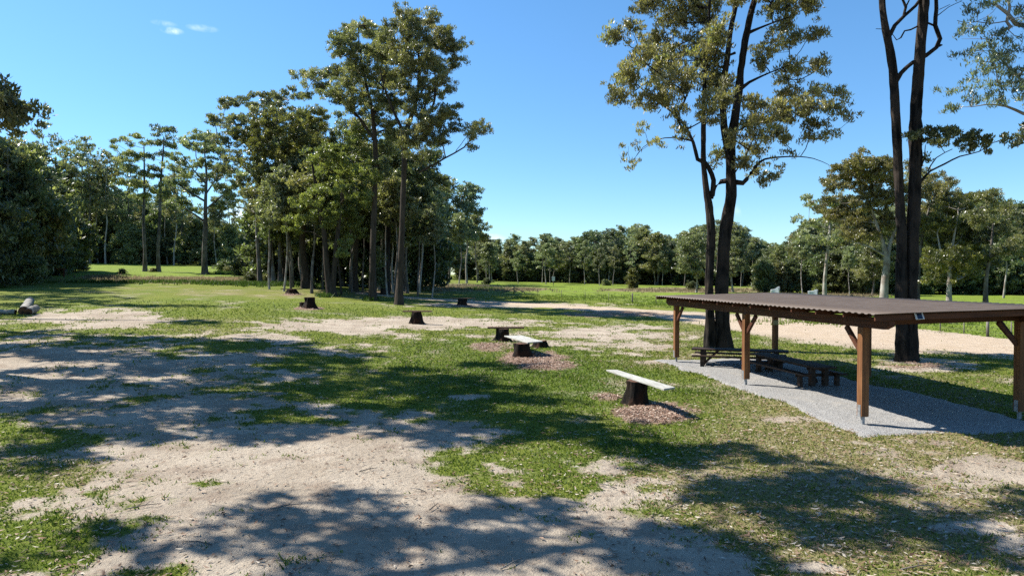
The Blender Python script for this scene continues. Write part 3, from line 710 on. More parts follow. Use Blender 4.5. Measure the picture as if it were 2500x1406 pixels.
# yellow-green trees of the grove
keytree('gum_tree', 'broad yellow-green tree on the left front of the grove with leaning flared trunk', (752, 704),
  [[(455, 1268, 44), (440, 1180, 30), (430, 1050, 26), (440, 900, 22), (450, 780, 18), (430, 680, 13), (370, 580, 8)]],
  [(340, 515, 75, 35), (260, 550, 60, 38), (160, 605, 45, 45), (420, 540, 60, 45), (330, 600, 95, 45), (250, 640, 60, 45), (420, 620, 75, 55), (300, 700, 75, 45), (260, 770, 50, 48), (400, 720, 85, 55), (240, 850, 38, 45), (340, 800, 85, 48), (430, 850, 75, 55),
   (330, 890, 75, 50), (500, 520, 55, 50), (520, 600, 55, 55), (200, 700, 40, 30), (280, 930, 50, 40), (400, 930, 60, 50)],
  *z2, M['bark_brown'], M['leaf_green'], limbs=[[(448, 800, 10), (380, 700, 8), (260, 640, 5), (170, 610, 3)], [(440, 880, 9), (350, 800, 6), (280, 740, 4)]],
  seed=31, shrink=.1, crw=.8, dens=.95, per=270, L=.26, W=.10, twig=.02, sides=12, furrow=.1, flare=.6, attach=.35, step=.8, dspread=4, group=GROVE)
keytree('gum_tree', 'yellow-green tree in the front of the grove whose trunk forks above its base', (809, 724),
  [[(562, 1306, 36), (540, 1200, 26), (528, 1050, 22), (505, 920, 18), (485, 800, 13), (470, 700, 8)], [(562, 1300, 24), (572, 1150, 20), (590, 980, 17), (608, 830, 13), (615, 680, 8)]],
  [(540, 700, 75, 55), (600, 650, 75, 50), (640, 600, 55, 42), (520, 780, 75, 50), (620, 760, 85, 55), (560, 850, 85, 55), (660, 840, 75, 55), (440, 930, 60, 55), (400, 995, 38, 38), (560, 930, 75, 55), (650, 920, 75, 55), (640, 1020, 50, 55), (608, 1100, 28, 38),
   (700, 760, 65, 55), (700, 680, 60, 40), (480, 860, 50, 50)],
  *z2, M['bark_brown'], M['leaf_green'],
  seed=32, shrink=.1, crw=.8, dens=.95, per=270, L=.26, W=.10, twig=.02, sides=12, furrow=.1, flare=.5, attach=.4, step=.8, dspread=4, group=GROVE)
keytree('gum_tree', 'dark green gum with slim red-brown trunk in the middle of the grove', (868, 712),
  [[(662, 1284, 28), (662, 1200, 21), (668, 1080, 18), (680, 950, 14), (690, 850, 9)]],
  [(690, 850, 60, 50), (740, 900, 60, 60), (700, 960, 60, 60), (780, 820, 60, 50), (720, 1010, 50, 40), (760, 740, 60, 50), (630, 880, 50, 50)],
  *z2, M['bark_brown'], M['leaf_deep'], seed=33, crw=.9, dens=1., per=170, L=.3, W=.13, twig=.02, sides=10, furrow=.08, attach=.4, step=.8, group=GROVE)
keytree('gum_tree', 'ivy-dark straight black trunk between the two giant gums of the grove', (938, 719),
  [[(795, 1297, 34), (800, 1150, 30), (806, 1000, 26), (818, 820, 20), (825, 700, 12)]],
  [(830, 620, 55, 38), (830, 700, 55, 45), (950, 700, 65, 45), (1000, 680, 55, 45), (1000, 760, 55, 45), (930, 780, 65, 45), (850, 800, 55, 45), (960, 850, 50, 38), (1040, 800, 38, 36), (940, 1000, 45, 42), (880, 900, 45, 45), (760, 1100, 25, 80), (770, 1200, 22, 60), (900, 720, 50, 40)],
  *z2, M['bark_iron'], M['leaf_deep'], seed=34, crw=.9, dens=1.1, per=180, L=.3, W=.14, twig=.02, sides=12, furrow=.1, attach=.25, step=.8, group=GROVE, steep=.1)
keytree('gum_tree', 'slim pale gum curving out to the right just behind the tallest grove tree', (990, 712),
  [[(880, 1290, 20), (882, 1150, 16), (890, 1000, 14), (910, 900, 12), (935, 860, 10), (960, 800, 7)]],
  [(960, 790, 40, 35), (1000, 820, 40, 30), (1020, 870, 40, 30), (980, 890, 40, 30), (930, 1010, 35, 35), (1050, 840, 30, 25)],
  *z2, M['bark_grey'], M['leaf_deep'], seed=35, crw=1., dens=1.2, per=170, L=.3, W=.13, twig=.02, sides=10, attach=.4, step=.8, group=GROVE)
keytree('gum_tree', 'big grey-green gum at the left back of the grove, pale trunk blackened at the foot', (636, 693),
  [[(245, 1250, 22), (238, 1150, 17), (230, 1000, 15), (233, 800, 13), (235, 650, 10), (225, 520, 6)]],
  [(130, 465, 50, 35), (200, 440, 55, 35), (260, 430, 55, 30), (340, 430, 55, 30), (390, 415, 38, 26), (60, 540, 45, 32), (120, 540, 48, 32), (200, 520, 65, 35), (300, 490, 70, 35), (60, 620, 38, 30), (130, 690, 45, 32), (180, 610, 55, 40), (240, 590, 50, 40), (170, 820, 40, 50), (200, 900, 40, 40), (330, 560, 60, 40), (80, 760, 35, 25)],
  *z2, M['bark_grey'], M['leaf_grey'], limbs=[[(233, 800, 8), (180, 740, 6), (110, 690, 4)], [(234, 700, 8), (150, 600, 6), (80, 540, 3)], [(234, 680, 8), (290, 560, 6), (350, 460, 3)]],
  seed=36, shrink=.1, crw=.95, dens=.9, per=200, L=.36, W=.14, twig=.028, sides=10, attach=.45, step=1., dspread=5, group=GROVE)
keytree('gum_tree', 'slender gum with chalk-white upper trunk in the left of the grove', (671, 693),
  [[(303, 1250, 24), (295, 1150, 16), (290, 1020, 13), (285, 940, 11), (290, 850, 8)]],
  [(270, 940, 50, 30), (320, 960, 45, 25), (290, 900, 50, 30), (340, 1010, 40, 25), (250, 1000, 35, 20), (320, 1060, 40, 20)],
  *z2, M['bark_pale'], M['leaf_grey'], seed=37, crw=1.1, dens=1.2, per=110, L=.5, W=.2, twig=.025, sides=10, attach=.5, step=1., group=GROVE)
keytree('gum_tree', 'short-crowned grey-trunked gum right of the white-trunked slender one in the grove', (682, 694),
  [[(333, 1252, 24), (331, 1180, 17), (330, 1080, 14), (340, 1000, 9)]],
  [(350, 1040, 45, 25), (390, 1010, 40, 30), (330, 1000, 40, 28), (400, 1080, 45, 25), (370, 1110, 35, 20)],
  *z2, M['bark_grey'], M['leaf_olive'], seed=38, crw=1.1, dens=1.2, per=110, L=.5, W=.2, twig=.025, sides=10, attach=.5, step=1., group=GROVE)

# left: spreading gum alone in the sunlit field (zoom 1: x0=0,y0=150,scale 2.163)
z1 = (0, 150, 2.163)
keytree('gum_tree', 'broad open-crowned gum standing alone in the sunlit field on the left', (499, 670),
  [[(1080, 1125, 30), (1080, 1000, 25), (1085, 850, 22), (1085, 750, 17), (1090, 600, 11), (1080, 480, 6)]],
  [(1100, 390, 45, 25), (1040, 395, 45, 25), (990, 430, 45, 28), (1140, 430, 50, 30), (1070, 450, 55, 30), (1170, 480, 40, 30), (960, 510, 50, 25), (1050, 530, 60, 25), (1150, 540, 55, 30), (900, 560, 40, 22), (1000, 590, 55, 25), (1110, 610, 60, 30), (1200, 590, 50, 30), (930, 640, 50, 22), (1250, 650, 45, 28),
   (1170, 680, 55, 28), (1020, 680, 55, 24), (960, 740, 55, 25), (1230, 730, 45, 28), (1160, 760, 50, 25), (900, 760, 30, 18), (1030, 780, 50, 22), (1270, 600, 40, 25)],
  *z1, M['bark_grey'], M['leaf_grey'], limbs=[[(1085, 850, 14), (1030, 810, 10), (960, 770, 6)], [(1085, 740, 12), (1000, 690, 9), (930, 640, 5)], [(1088, 780, 10), (1160, 720, 7), (1240, 660, 4)], [(1090, 650, 9), (1010, 560, 6), (960, 490, 3)], [(1088, 700, 9), (1150, 600, 6), (1170, 500, 3)]],
  seed=41, shrink=.2, crw=1.0, dens=1.1, per=170, L=.42, W=.15, twig=.03, sides=10, attach=.3, step=1., dspread=6, flat=.6)
keytree('gum_tree', 'very tall slim gum with layered tufts, left of the broad field gum', (387, 664),
  [[(838, 1110, 22), (835, 1000, 16), (845, 800, 14), (848, 650, 12), (860, 500, 8), (865, 400, 5)]],
  [(840, 358, 28, 13), (895, 362, 32, 17), (830, 390, 20, 10), (900, 400, 20, 10), (845, 430, 38, 20), (900, 445, 30, 20), (870, 490, 40, 14), (790, 500, 32, 14), (820, 570, 30, 20), (870, 700, 25, 20), (820, 600, 25, 14)],
  *z1, M['bark_grey'], M['leaf_deep'], seed=42, crw=1.2, dens=1.7, per=170, L=.42, W=.15, twig=.028, sides=10, attach=.4, step=1., dspread=3, flat=.4)
keytree('gum_tree', 'tall slim gum with two-part crown beside the very tall one in the left field', (354, 663),
  [[(766, 1105, 22), (765, 1000, 16), (758, 850, 14), (762, 700, 12), (762, 550, 8), (760, 440, 5)]],
  [(600, 420, 18, 9), (655, 410, 35, 14), (740, 395, 40, 14), (610, 450, 20, 9), (700, 440, 25, 12), (770, 430, 30, 14), (680, 490, 38, 18), (740, 500, 40, 20), (640, 520, 35, 20), (700, 570, 50, 25), (770, 590, 45, 25), (650, 640, 60, 25), (740, 650, 60, 30), (800, 680, 40, 28), (740, 710, 50, 25), (840, 650, 25, 18)],
  *z1, M['bark_grey'], M['leaf_olive'], seed=43, crw=1.05, dens=1.2, per=170, L=.42, W=.15, twig=.028, sides=10, attach=.35, step=1., dspread=4, flat=.42)

# pale gums beyond the track on the right (zoom 4: x0=1400,y0=0,scale 1.757)
z4 = (1400, 0, 1.757)
PALE = 'pale gums beyond the shelter roof'
keytree('gum_tree', 'big bronze-crowned gum with thick white trunk above the shelter roof', (2157, 744),
  [[(1330, 1306, 34), (1336, 1200, 28), (1345, 1120, 26), (1330, 1050, 17), (1300, 960, 11), (1260, 850, 7)], [(1345, 1130, 20), (1355, 1060, 15), (1390, 950, 9), (1400, 850, 5)]],
  [(1230, 690, 75, 32), (1180, 730, 70, 38), (1300, 700, 70, 35), (1120, 790, 50, 35), (1340, 730, 60, 45), (1250, 780, 80, 45), (1180, 850, 85, 45), (1300, 860, 80, 50), (1140, 920, 50, 40), (1220, 940, 75, 45), (1360, 940, 55, 45), (1290, 1000, 80, 32), (1200, 1010, 60, 28), (1400, 820, 60, 50), (1430, 1000, 45, 40), (1075, 870, 45, 30)],
  *z4, M['bark_pale'], M['leaf_brown'], limbs=[[(1340, 1100, 12), (1270, 1060, 7), (1200, 1040, 4)]],
  seed=51, shrink=.2, crw=.85, dens=1.5, per=200, L=.30, W=.12, twig=.022, sides=12, attach=.3, step=.8, dspread=5, flare=.2, group=PALE)
keytree('gum_tree', 'slim white gum with sparse wispy top, left of the bronze-crowned one', (2012, 732),
  [[(1078, 1284, 17), (1078, 1200, 14), (1090, 1080, 11), (1100, 980, 8), (1095, 900, 5)]],
  [(990, 850, 30, 12), (1020, 870, 30, 12), (965, 940, 30, 12), (1010, 950, 35, 14), (1060, 900, 35, 18), (1120, 930, 35, 25), (1070, 970, 45, 20), (1110, 1030, 40, 25), (1040, 1030, 35, 20), (990, 1020, 25, 14)],
  *z4, M['bark_pale'], M['leaf_grey'], seed=52, crw=.9, dens=1.2, per=90, L=.42, W=.18, twig=.02, sides=10, attach=.35, step=.8, dspread=3, group=PALE)
keytree('gum_tree', 'wide yellow-olive gum right of the forked dark gum above the roof', (2318, 750),
  [[(1612, 1318, 22), (1612, 1220, 18), (1620, 1130, 14), (1630, 1030, 9), (1650, 920, 5)], [(1612, 1180, 12), (1580, 1100, 9), (1560, 1000, 5)]],
  [(1580, 1180, 60, 35), (1660, 1180, 70, 35), (1700, 1120, 60, 40), (1620, 880, 75, 45), (1690, 850, 60, 35), (1560, 950, 60, 50), (1650, 960, 85, 50), (1590, 1040, 75, 50), (1690, 1040, 75, 50), (1560, 1110, 60, 45), (1640, 1110, 75, 45), (1540, 1030, 40, 40), (1720, 950, 50, 45)],
  *z4, M['bark_pale'], M['leaf_green'], seed=53, shrink=.2, crw=.85, dens=1.5, per=220, L=.28, W=.10, twig=.02, sides=10, attach=.3, step=.8, dspread=5, group=PALE)
keytree('gum_tree', 'round brownish gum half hidden behind the forked black stems', (2240, 745),
  [[(1475, 1310, 20), (1480, 1150, 16), (1500, 1000, 11), (1530, 880, 6)]],
  [(1530, 770, 55, 32), (1590, 790, 48, 32), (1540, 830, 60, 40), (1600, 850, 40, 35), (1530, 900, 50, 35), (1480, 820, 40, 50), (1470, 950, 50, 40), (1450, 740, 40, 40)],
  *z4, M['bark_grey'], M['leaf_brown'], seed=54, shrink=.2, crw=.85, dens=1.3, per=220, L=.28, W=.10, twig=.02, sides=10, attach=.4, step=.8, dspread=4, group=PALE)
keytree('gum_tree', 'grey-olive gum filling the right edge behind the shelter roof', (2405, 752),
  [[(1768, 1320, 20), (1770, 1200, 16), (1790, 1080, 11), (1800, 960, 6)]],
  [(1780, 860, 55, 35), (1840, 900, 50, 35), (1760, 930, 60, 40), (1820, 980, 60, 40), (1880, 960, 45, 40), (1770, 1020, 60, 40), (1850, 1060, 60, 40), (1910, 1040, 40, 45), (1800, 1110, 60, 35)],
  *z4, M['bark_grey'], M['leaf_olive'], seed=55, shrink=.2, crw=.85, dens=1.3, per=220, L=.28, W=.10, twig=.02, sides=10, attach=.3, step=.8, dspread=4, group=PALE)


# ------------------------------------------------------------------ tree kinds that are copied
def kind_tree(seed, H, crown0, crad, nb, layers=7, bark='bark_grey', leafm='leaf_grey', cr=1.35, per=95, L=.55, W=.25, tr=.28, lean=.6, top=1., flat=.6, dens=1.):
    rng = random.Random(seed)
    pts = []; x = y = 0
    for i in range(6):
        t = i / 5; pts.append((x, y, H * .93 * t - (.2 if i == 0 else 0), tr * (1 - .82 * t)))
        x += rng.uniform(-lean, lean); y += rng.uniform(-lean, lean)
    blobs = []
    for i in range(nb):
        t = (i + rng.random()) / nb; z = H * (crown0 + (.97 - crown0) * t)
        prof = math.sin(math.pi * min(1, .18 + t * .78)) ** .7
        a = rng.uniform(0, 6.283); r = crad * prof * rng.uniform(.25, 1.)
        s = rng.uniform(.8, 1.5)
        k = min(4.99, z / (H * .93) * 5); k0 = int(k)
        cx, cy = pts[min(k0, 5)][0], pts[min(k0, 5)][1]
        blobs.append((cx + r * math.cos(a), cy + r * math.sin(a), z, 1.35 * s, 1.35 * s, .75 * s, max(1, round(rng.randint(3, 5) * dens))))
    return build_tree(seed, [pts], blobs, cr=cr, per=per, L=L, W=W, twig=.035, sides=8, attach=max(.1, crown0 - .1), step=1.3, flare=.3, flat=flat)
KINDS = {}
def add_kind(k, H, *a, bark='bark_grey', leafm='leaf_grey', **kw):
    data = kind_tree(*a[:1], H, *a[1:], **kw)
    tg, br, lv, tone = data; g = tg[0][0]; g.add(np.concatenate(br.v), np.concatenate(br.f))
    KINDS[k] = (H, g.mesh('trunk', M[bark]), leaf_mesh('crown', lv, tone, M[leafm]), float(np.percentile(lv[:, 2], 99.5)))
for i, (bk, lf) in enumerate([('bark_grey', 'leaf_grey'), ('bark_grey', 'leaf_olive'), ('bark_brown', 'leaf_deep'), ('bark_pale', 'leaf_grey'), ('bark_pale', 'leaf_blue')]):
    add_kind('tall%d' % i, 26, 100 + i, .42, 4.6, 24, bark=bk, leafm=lf)
for i, (bk, lf) in enumerate([('bark_grey', 'leaf_olive'), ('bark_pale', 'leaf_grey'), ('bark_brown', 'leaf_deep')]):
    add_kind('round%d' % i, 20, 120 + i, .28, 6.0, 44, bark=bk, leafm=lf, tr=.32)
for i, lf in enumerate(['leaf_deep', 'leaf_olive', 'leaf_deep']):
    add_kind('under%d' % i, 11, 140 + i, .10, 3.4, 34, bark='bark_brown', leafm=lf, tr=.14, lean=.3, flat=.8, dens=1.2)
for i, lf in enumerate(['leaf_deep', 'leaf_olive']):
    add_kind('shrub%d' % i, 4.2, 150 + i, .05, 2.6, 20, bark='bark_brown', leafm=lf, tr=.07, lean=.25, cr=1., L=.4, W=.2, flat=.8)
for i, (bk, lf) in enumerate([('bark_grey', 'leaf_grey'), ('bark_pale', 'leaf_olive'), ('bark_grey', 'leaf_blue')]):
    add_kind('airy%d' % i, 27, 170 + i, .40, 4.4, 19, bark=bk, leafm=lf, dens=.62, cr=1.15, per=80, L=.5, W=.2, tr=.24, flat=.58)
add_kind('slim0', 22, 160, .62, 2.6, 14, bark='bark_pale', leafm='leaf_grey', tr=.19)
add_kind('slim1', 22, 161, .60, 2.8, 14, bark='bark_grey', leafm='leaf_olive', tr=.2)
add_kind('darkround', 17, 162, .08, 6.5, 90, bark='bark_brown', leafm='leaf_deep', tr=.3, flat=.7, per=110)

def place(kind, name, x, y, height, label, cat, group, rz=None, wide=1.):
    H, tm, cm, top = KINDS[kind]
    s = height / top
    t = thing(name, label, cat, (x, y, gz(x, y) - .1), random.uniform(0, 6.28) if rz is None else rz, group)
    t.scale = (s * wide, s * wide, s)
    for nm, me in (('trunk', tm), ('crown', cm)):
        o = bpy.data.objects.new(nm, me); link(o); o.parent = t
    return t
def height_for(x, y, ptop):
    q = at_depth(1250, ptop, y); return max(2., q.z - gz(x, y))

PROF = [(-400, 330), (-100, 330), (0, 345), (60, 360), (110, 315), (150, 320), (200, 345), (240, 370), (300, 360), (345, 335), (420, 400), (480, 390), (560, 440), (620, 520), (700, 560), (1180, 578), (1215, 592), (1260, 584), (1300, 590), (1350, 576), (1400, 582), (1450, 572), (1500, 580), (1550, 550), (1590, 580), (1650, 588),
        (1700, 560), (1780, 548), (1835, 590), (1880, 603), (1930, 600), (1960, 560), (2050, 520), (2250, 500), (2400, 480), (2500, 510), (2700, 490), (3000, 480)]
def prof(px): return float(np.interp(px, [p[0] for p in PROF], [p[1] for p in PROF]))
def row(pxs, y0, jit, kinds, lo, hi, name, label, cat, group, absprof=None, drop=0.):
    for px in pxs:
        if random.random() < drop: continue
        px = px + random.uniform(-12, 12); Y = y0 + random.uniform(-jit, jit)
        x = (px - 1250) / F * Y
        pt = absprof(px) if absprof else prof(px)
        top = 665 - (665 - pt) * random.uniform(lo, hi) * 1.08
        k = random.choice(kinds)
        place(k, name, x, Y, height_for(x, Y, top), label if isinstance(label, str) else label[k], cat, group, wide=random.uniform(.85, 1.25))
LBL = {}
def lab(zone):
    d = {}
    for k in KINDS:
        w = {'airy': 'open-crowned gum with separate leaf tufts', 'tall': 'tall gum with layered grey-green crown', 'roun': 'round-crowned gum', 'unde': 'dark bushy young tree', 'shru': 'low dark shrub', 'slim': 'slim gum with small high crown', 'dark': 'dense dark tree leafy to the ground'}[k[:4]]
        col = {'0': '', '1': ', olive tinted', '2': ', darkest green', '3': ', pale trunk', '4': ', bluish green'}.get(k[-1], '')
        d[k] = w + ' ' + zone + col
    return d
T5 = ['tall0', 'tall1', 'tall2', 'tall3', 'tall4']
# left forest wall
zl = lab('in the forest wall on the left')
GL = 'forest wall behind the left field'
pbk = lambda px: float(np.interp(px, [-400, 0, 150, 300, 430, 620, 760], [400, 420, 440, 455, 500, 560, 590]))
for px, tp, k in [(-80, 330, 'tall1'), (-20, 340, 'airy0'), (55, 330, 'airy2'), (82, 350, 'airy1'), (120, 300, 'airy0'), (165, 345, 'airy1'), (195, 340, 'airy2'), (222, 335, 'airy0'), (258, 362, 'airy1'), (290, 368, 'airy2'), (318, 366, 'airy0'), (425, 400, 'airy1'), (448, 396, 'airy0'), (560, 440, 'airy2'), (590, 470, 'airy1'), (240, 400, 'slim0'), (410, 430, 'slim0'), (150, 395, 'slim0'), (530, 480, 'slim0')]:
    Y = random.uniform(192, 205); x = (px - 1250) / F * Y
    place(k, 'gum_tree', x, Y, height_for(x, Y, tp), zl[k].replace('in the forest wall', 'rising above the forest wall'), 'tree', GL, wide=random.uniform(.8, 1.))
row(range(-250, 700, 30), 214, 6, ['airy0', 'airy1', 'airy2', 'tall0', 'tall3', 'slim1', 'slim0'], .82, 1.03, 'gum_tree', zl, 'tree', GL, pbk)
row(range(-240, 760, 42), 236, 8, T5 + ['round1'], .75, .95, 'gum_tree', zl, 'tree', GL, pbk)
row(range(-260, 800, 46), 258, 8, ['tall2', 'tall1', 'round2'], .6, .85, 'gum_tree', zl, 'tree', GL, pbk)
row(range(-240, 700, 30), 202, 4, ['under0', 'under1', 'under2'], .25, .5, 'young_tree', zl, 'tree', 'undergrowth trees at the foot of the left forest')
row(range(-240, 760, 22), 230, 5, ['under0', 'under2'], .3, .55, 'young_tree', zl, 'tree', 'undergrowth trees at the foot of the left forest')
# dense dark mass at far left, nearer
zn = lab('in the shaded thicket at the left edge')
GN = 'shaded thicket at the left edge'
pn = lambda px: float(np.interp(px, [-500, 0, 60, 130, 170, 210], [330, 345, 370, 440, 520, 600]))
for px, Y, k, f in [(-60, 84, 'darkround', 1.), (0, 92, 'round0', 1.), (50, 88, 'under1', .97), (22, 84, 'airy1', 1.03), (75, 92, 'tall1', 1.), (100, 104, 'tall4', 1.02), (128, 112, 'airy2', 1.12), (104, 108, 'under0', .8), (-120, 76, 'round2', 1.), (-20, 104, 'tall2', 1.), (40, 108, 'round2', 1.02), (85, 116, 'round1', 1.), (130, 122, 'under0', .95), (150, 128, 'under2', .9), (185, 132, 'under1', .8), (165, 120, 'under0', .6), (-190, 80, 'darkround', 1.), (20, 80, 'under0', .5), (-40, 74, 'under2', .6), (70, 96, 'under0', .5), (120, 108, 'under2', .55), (-100, 100, 'darkround', 1.05), (10, 116, 'darkround', 1.0)]:
    x = (px - 1250) / F * Y; top = 660 - (660 - pn(px)) * f
    place(k, 'thicket_tree', x, Y, height_for(x, Y, top), zn[k], 'tree', GN, wide=1.0)
# behind the grove
zg = lab('standing behind the central grove')
GG = 'slender trunks in the back of the grove'
pg_ = lambda px: float(np.interp(px, [560, 640, 800, 1000, 1060], [350, 300, 270, 310, 420]))
row(range(650, 1050, 34), 96, 7, ['slim1', 'tall2', 'tall4', 'tall1'], .55, .8, 'gum_tree', zg, 'tree', GG, pg_)
row(range(660, 1090, 34), 112, 7, ['airy0', 'airy1', 'tall4', 'airy2', 'tall1'], .74, .96, 'gum_tree', zg, 'tree', GG, pg_)
row(range(640, 1060, 30), 118, 7, ['slim1', 'tall2', 'tall4', 'slim0'], .5, .8, 'gum_tree', zg, 'tree', GG, pg_)
row(range(650, 1060, 36), 84, 5, ['slim1', 'tall2', 'slim0'], .5, .7, 'gum_tree', zg, 'tree', GG, pg_)
row(range(650, 1040, 90), 108, 6, ['under0', 'under2', 'under1'], .4, .6, 'young_tree', zg, 'tree', 'bushy saplings in the grove', pg_)
# gums to the right of the grove
for px, Y, top, k, lb in [(1052, 150, 470, 'tall3', 'pale-trunked gum first to the right of the grove'), (1096, 158, 432, 'tall0', 'domed gum in the clump right of the grove'), (1140, 160, 445, 'tall4', 'deep green gum in the clump right of the grove'),
                          (1120, 152, 520, 'slim0', 'slim pale sapling gum in the clump right of the grove'), (1165, 170, 520, 'slim1', 'last and lowest gum on the right of the clump by the grove'), (1020, 140, 500, 'tall2', 'dark gum tucked against the right flank of the grove')]:
    x = (px - 1250) / F * Y; place(k, 'gum_tree', x, Y, height_for(x, Y, top), lb, 'tree', None)
# far tree line across the paddock
zf = lab('in the far tree line across the paddock')
GF = 'far tree line across the paddock'
row(range(1000, 2050, 40), 196, 7, T5 + ['round0', 'round1', 'round1', 'slim0'], .72, 1.16, 'gum_tree', zf, 'tree', GF)
row(range(1010, 2080, 30), 218, 8, T5 + ['round0', 'round1'], .8, 1.12, 'gum_tree', zf, 'tree', GF)
row(range(990, 2080, 42), 246, 8, ['tall2', 'tall4', 'round2'], .85, 1.05, 'gum_tree', zf, 'tree', GF)
row(range(1000, 2080, 30), 200, 6, ['under0', 'under1', 'under2'], .3, .6, 'young_tree', zf, 'tree', 'undergrowth trees of the far tree line')
row([q + random.uniform(-22, 22) for q in range(1190, 1900, 30)], 184, 10, ['slim0', 'tall3', 'airy1', 'tall1', 'airy0'], .5, .92, 'gum_tree', zf, 'tree', GF, None, .35)
row(range(1190, 2080, 22), 208, 6, ['under0', 'under2', 'under1'], .4, .75, 'young_tree', zf, 'tree', 'undergrowth trees of the far tree line')
# right side
zr = lab('beyond the shelter on the right')
GR = 'gums beyond the shelter on the right'
row(range(1900, 2640, 46), 142, 6, ['tall1', 'tall3', 'round0', 'round1'], .8, .98, 'gum_tree', zr, 'tree', GR)
row(range(1880, 2660, 40), 164, 7, T5 + ['round2'], .8, 1.0, 'gum_tree', zr, 'tree', GR)
row(range(1860, 2660, 34), 134, 5, ['under0', 'under1', 'under2'], .25, .5, 'young_tree', zr, 'tree', 'undergrowth trees beyond the shelter')
row(range(1880, 2660, 28), 156, 5, ['under0', 'under2'], .4, .6, 'young_tree', zr, 'tree', 'undergrowth trees beyond the shelter')
for px, Y, top, k, lb in [(1700, 128, 560, 'round1', 'pale wispy round gum seen between the twin dark trunks'), (1790, 132, 545, 'round1', 'pale wispy round gum just right of the twin dark trunks'), (1960, 120, 560, 'slim0', 'slim white-trunked gum left of the bronze-crowned gum'), (2075, 116, 600, 'slim0', 'young white-trunked gum with bare stem above the roof middle'),
                          (2450, 112, 520, 'tall3', 'pale straight-trunked gum at the right edge above the roof'), (2130, 122, 560, 'round0', 'olive gum close behind the bronze-crowned one')]:
    x = (px - 1250) / F * Y; place(k, 'gum_tree', x, Y, height_for(x, Y, top), lb, 'tree', None)
# bright sapling in the tree line and other shrubs
H, tm, cm, top = KINDS['under1']; cmb = cm.copy(); cmb.materials.clear(); cmb.materials.append(M['leaf_green']); KINDS['bright'] = (H, tm, cmb, top)
x = (1545 - 1250) / F * 150; place('bright', 'sapling', x, 150, height_for(x, 150, 655), 'bright lime-green sapling in front of the far tree line', 'tree', None)
x = (1995 - 1250) / F * 112; place('bright', 'bush', x, 112, height_for(x, 112, 692), 'rounded olive-yellow bush showing over the shelter roof', 'bush', None, wide=1.5)
SB = 'low shrubs along the rushes and paddock edge'
for px, py, h, k in [(612, 690, 1.6, 'shrub0'), (648, 690, 1.3, 'shrub1'), (560, 666, 1.5, 'shrub1'), (372, 664, .9, 'shrub1'), (1015, 694, 1.8, 'shrub0'), (1190, 694, 1.6, 'shrub0'), (1075, 697, 1.4, 'shrub0'), (705, 692, 1.2, 'shrub1'), (300, 668, 1., 'shrub0'), (1690, 708, 2., 'shrub0'), (1480, 697, 1.6, 'shrub1'), (545, 664, 2.6, 'shrub0'), (595, 672, 3.4, 'shrub0')]:
    p = at(px, py); place(k, 'shrub', p.x, p.y, h, {'shrub0': 'low dark shrub at the edge of the rushes or paddock', 'shrub1': 'low olive shrub at the edge of the rushes or paddock'}[k], 'shrub', SB, wide=1.3)


# ------------------------------------------------------------------ off-frame gums whose crowns shade the lawn
SHB = [(60, 815, 100, 12), (300, 835, 180, 16), (520, 850, 190, 20), (720, 880, 200, 24), (330, 900, 230, 15), (120, 905, 150, 10), (150, 955, 160, 24), (400, 975, 170, 24), (640, 960, 160, 30), (880, 930, 150, 28), (1130, 945, 130, 26), (820, 1000, 160, 30), (1050, 1010, 170, 30), (250, 1030, 220, 24), (950, 1055, 150, 18),
       (1180, 1045, 130, 18), (80, 1090, 140, 22), (1290, 1015, 110, 18), (1460, 1050, 120, 18), (1640, 1095, 160, 24), (1800, 1150, 150, 35), (1960, 1185, 150, 40), (2090, 1240, 130, 34), (1900, 1275, 200, 44), (2160, 1295, 120, 24), (2470, 1230, 60, 26), (740, 1212, 60, 8), (640, 1270, 100, 24), (880, 1300, 130, 34), (1100, 1335, 200, 50),
       (1350, 1290, 190, 50), (1520, 1365, 200, 44), (700, 1385, 130, 14), (60, 700, 200, 10), (100, 725, 220, 8), (350, 745, 200, 5), (470, 786, 90, 7), (1230, 1250, 120, 30), (60, 680, 120, 8), (500, 905, 180, 16), (1000, 965, 160, 20), (150, 860, 220, 12), (420, 870, 200, 12), (1700, 1180, 140, 16), (480, 1040, 150, 16), (300, 1330, 120, 14), (560, 925, 140, 14), (250, 985, 200, 16), (1150, 890, 90, 12), (620, 840, 160, 12), (230, 690, 100, 6), (150, 1120, 120, 12), (1350, 1060, 120, 14),
 (40, 850, 160, 16), (60, 930, 160, 14), (200, 935, 160, 14), (40, 1000, 140, 18), (560, 985, 150, 18), (450, 940, 120, 12), (760, 940, 120, 20), (950, 905, 140, 14), (700, 1040, 160, 12), (1020, 985, 160, 16), (1250, 975, 90, 16), (520, 1055, 120, 10), (380, 880, 150, 12), (760, 860, 160, 12), (560, 830, 140, 10), (150, 1050, 160, 14), (250, 870, 220, 14), (480, 960, 160, 14), (300, 945, 160, 14), (90, 985, 160, 12), (620, 1015, 140, 14), (900, 1030, 160, 12), (330, 1060, 150, 12), (720, 905, 160, 14), (1080, 925, 120, 14), (550, 870, 140, 10), (150, 840, 160, 8), (420, 1010, 140, 10), (1430, 1330, 160, 30), (1780, 1210, 140, 24), (1400, 1080, 120, 12), (1550, 1120, 120, 16), (60, 745, 120, 6), (20, 770, 60, 5), (160, 712, 160, 6), (80, 690, 160, 6), (200, 735, 120, 5)]
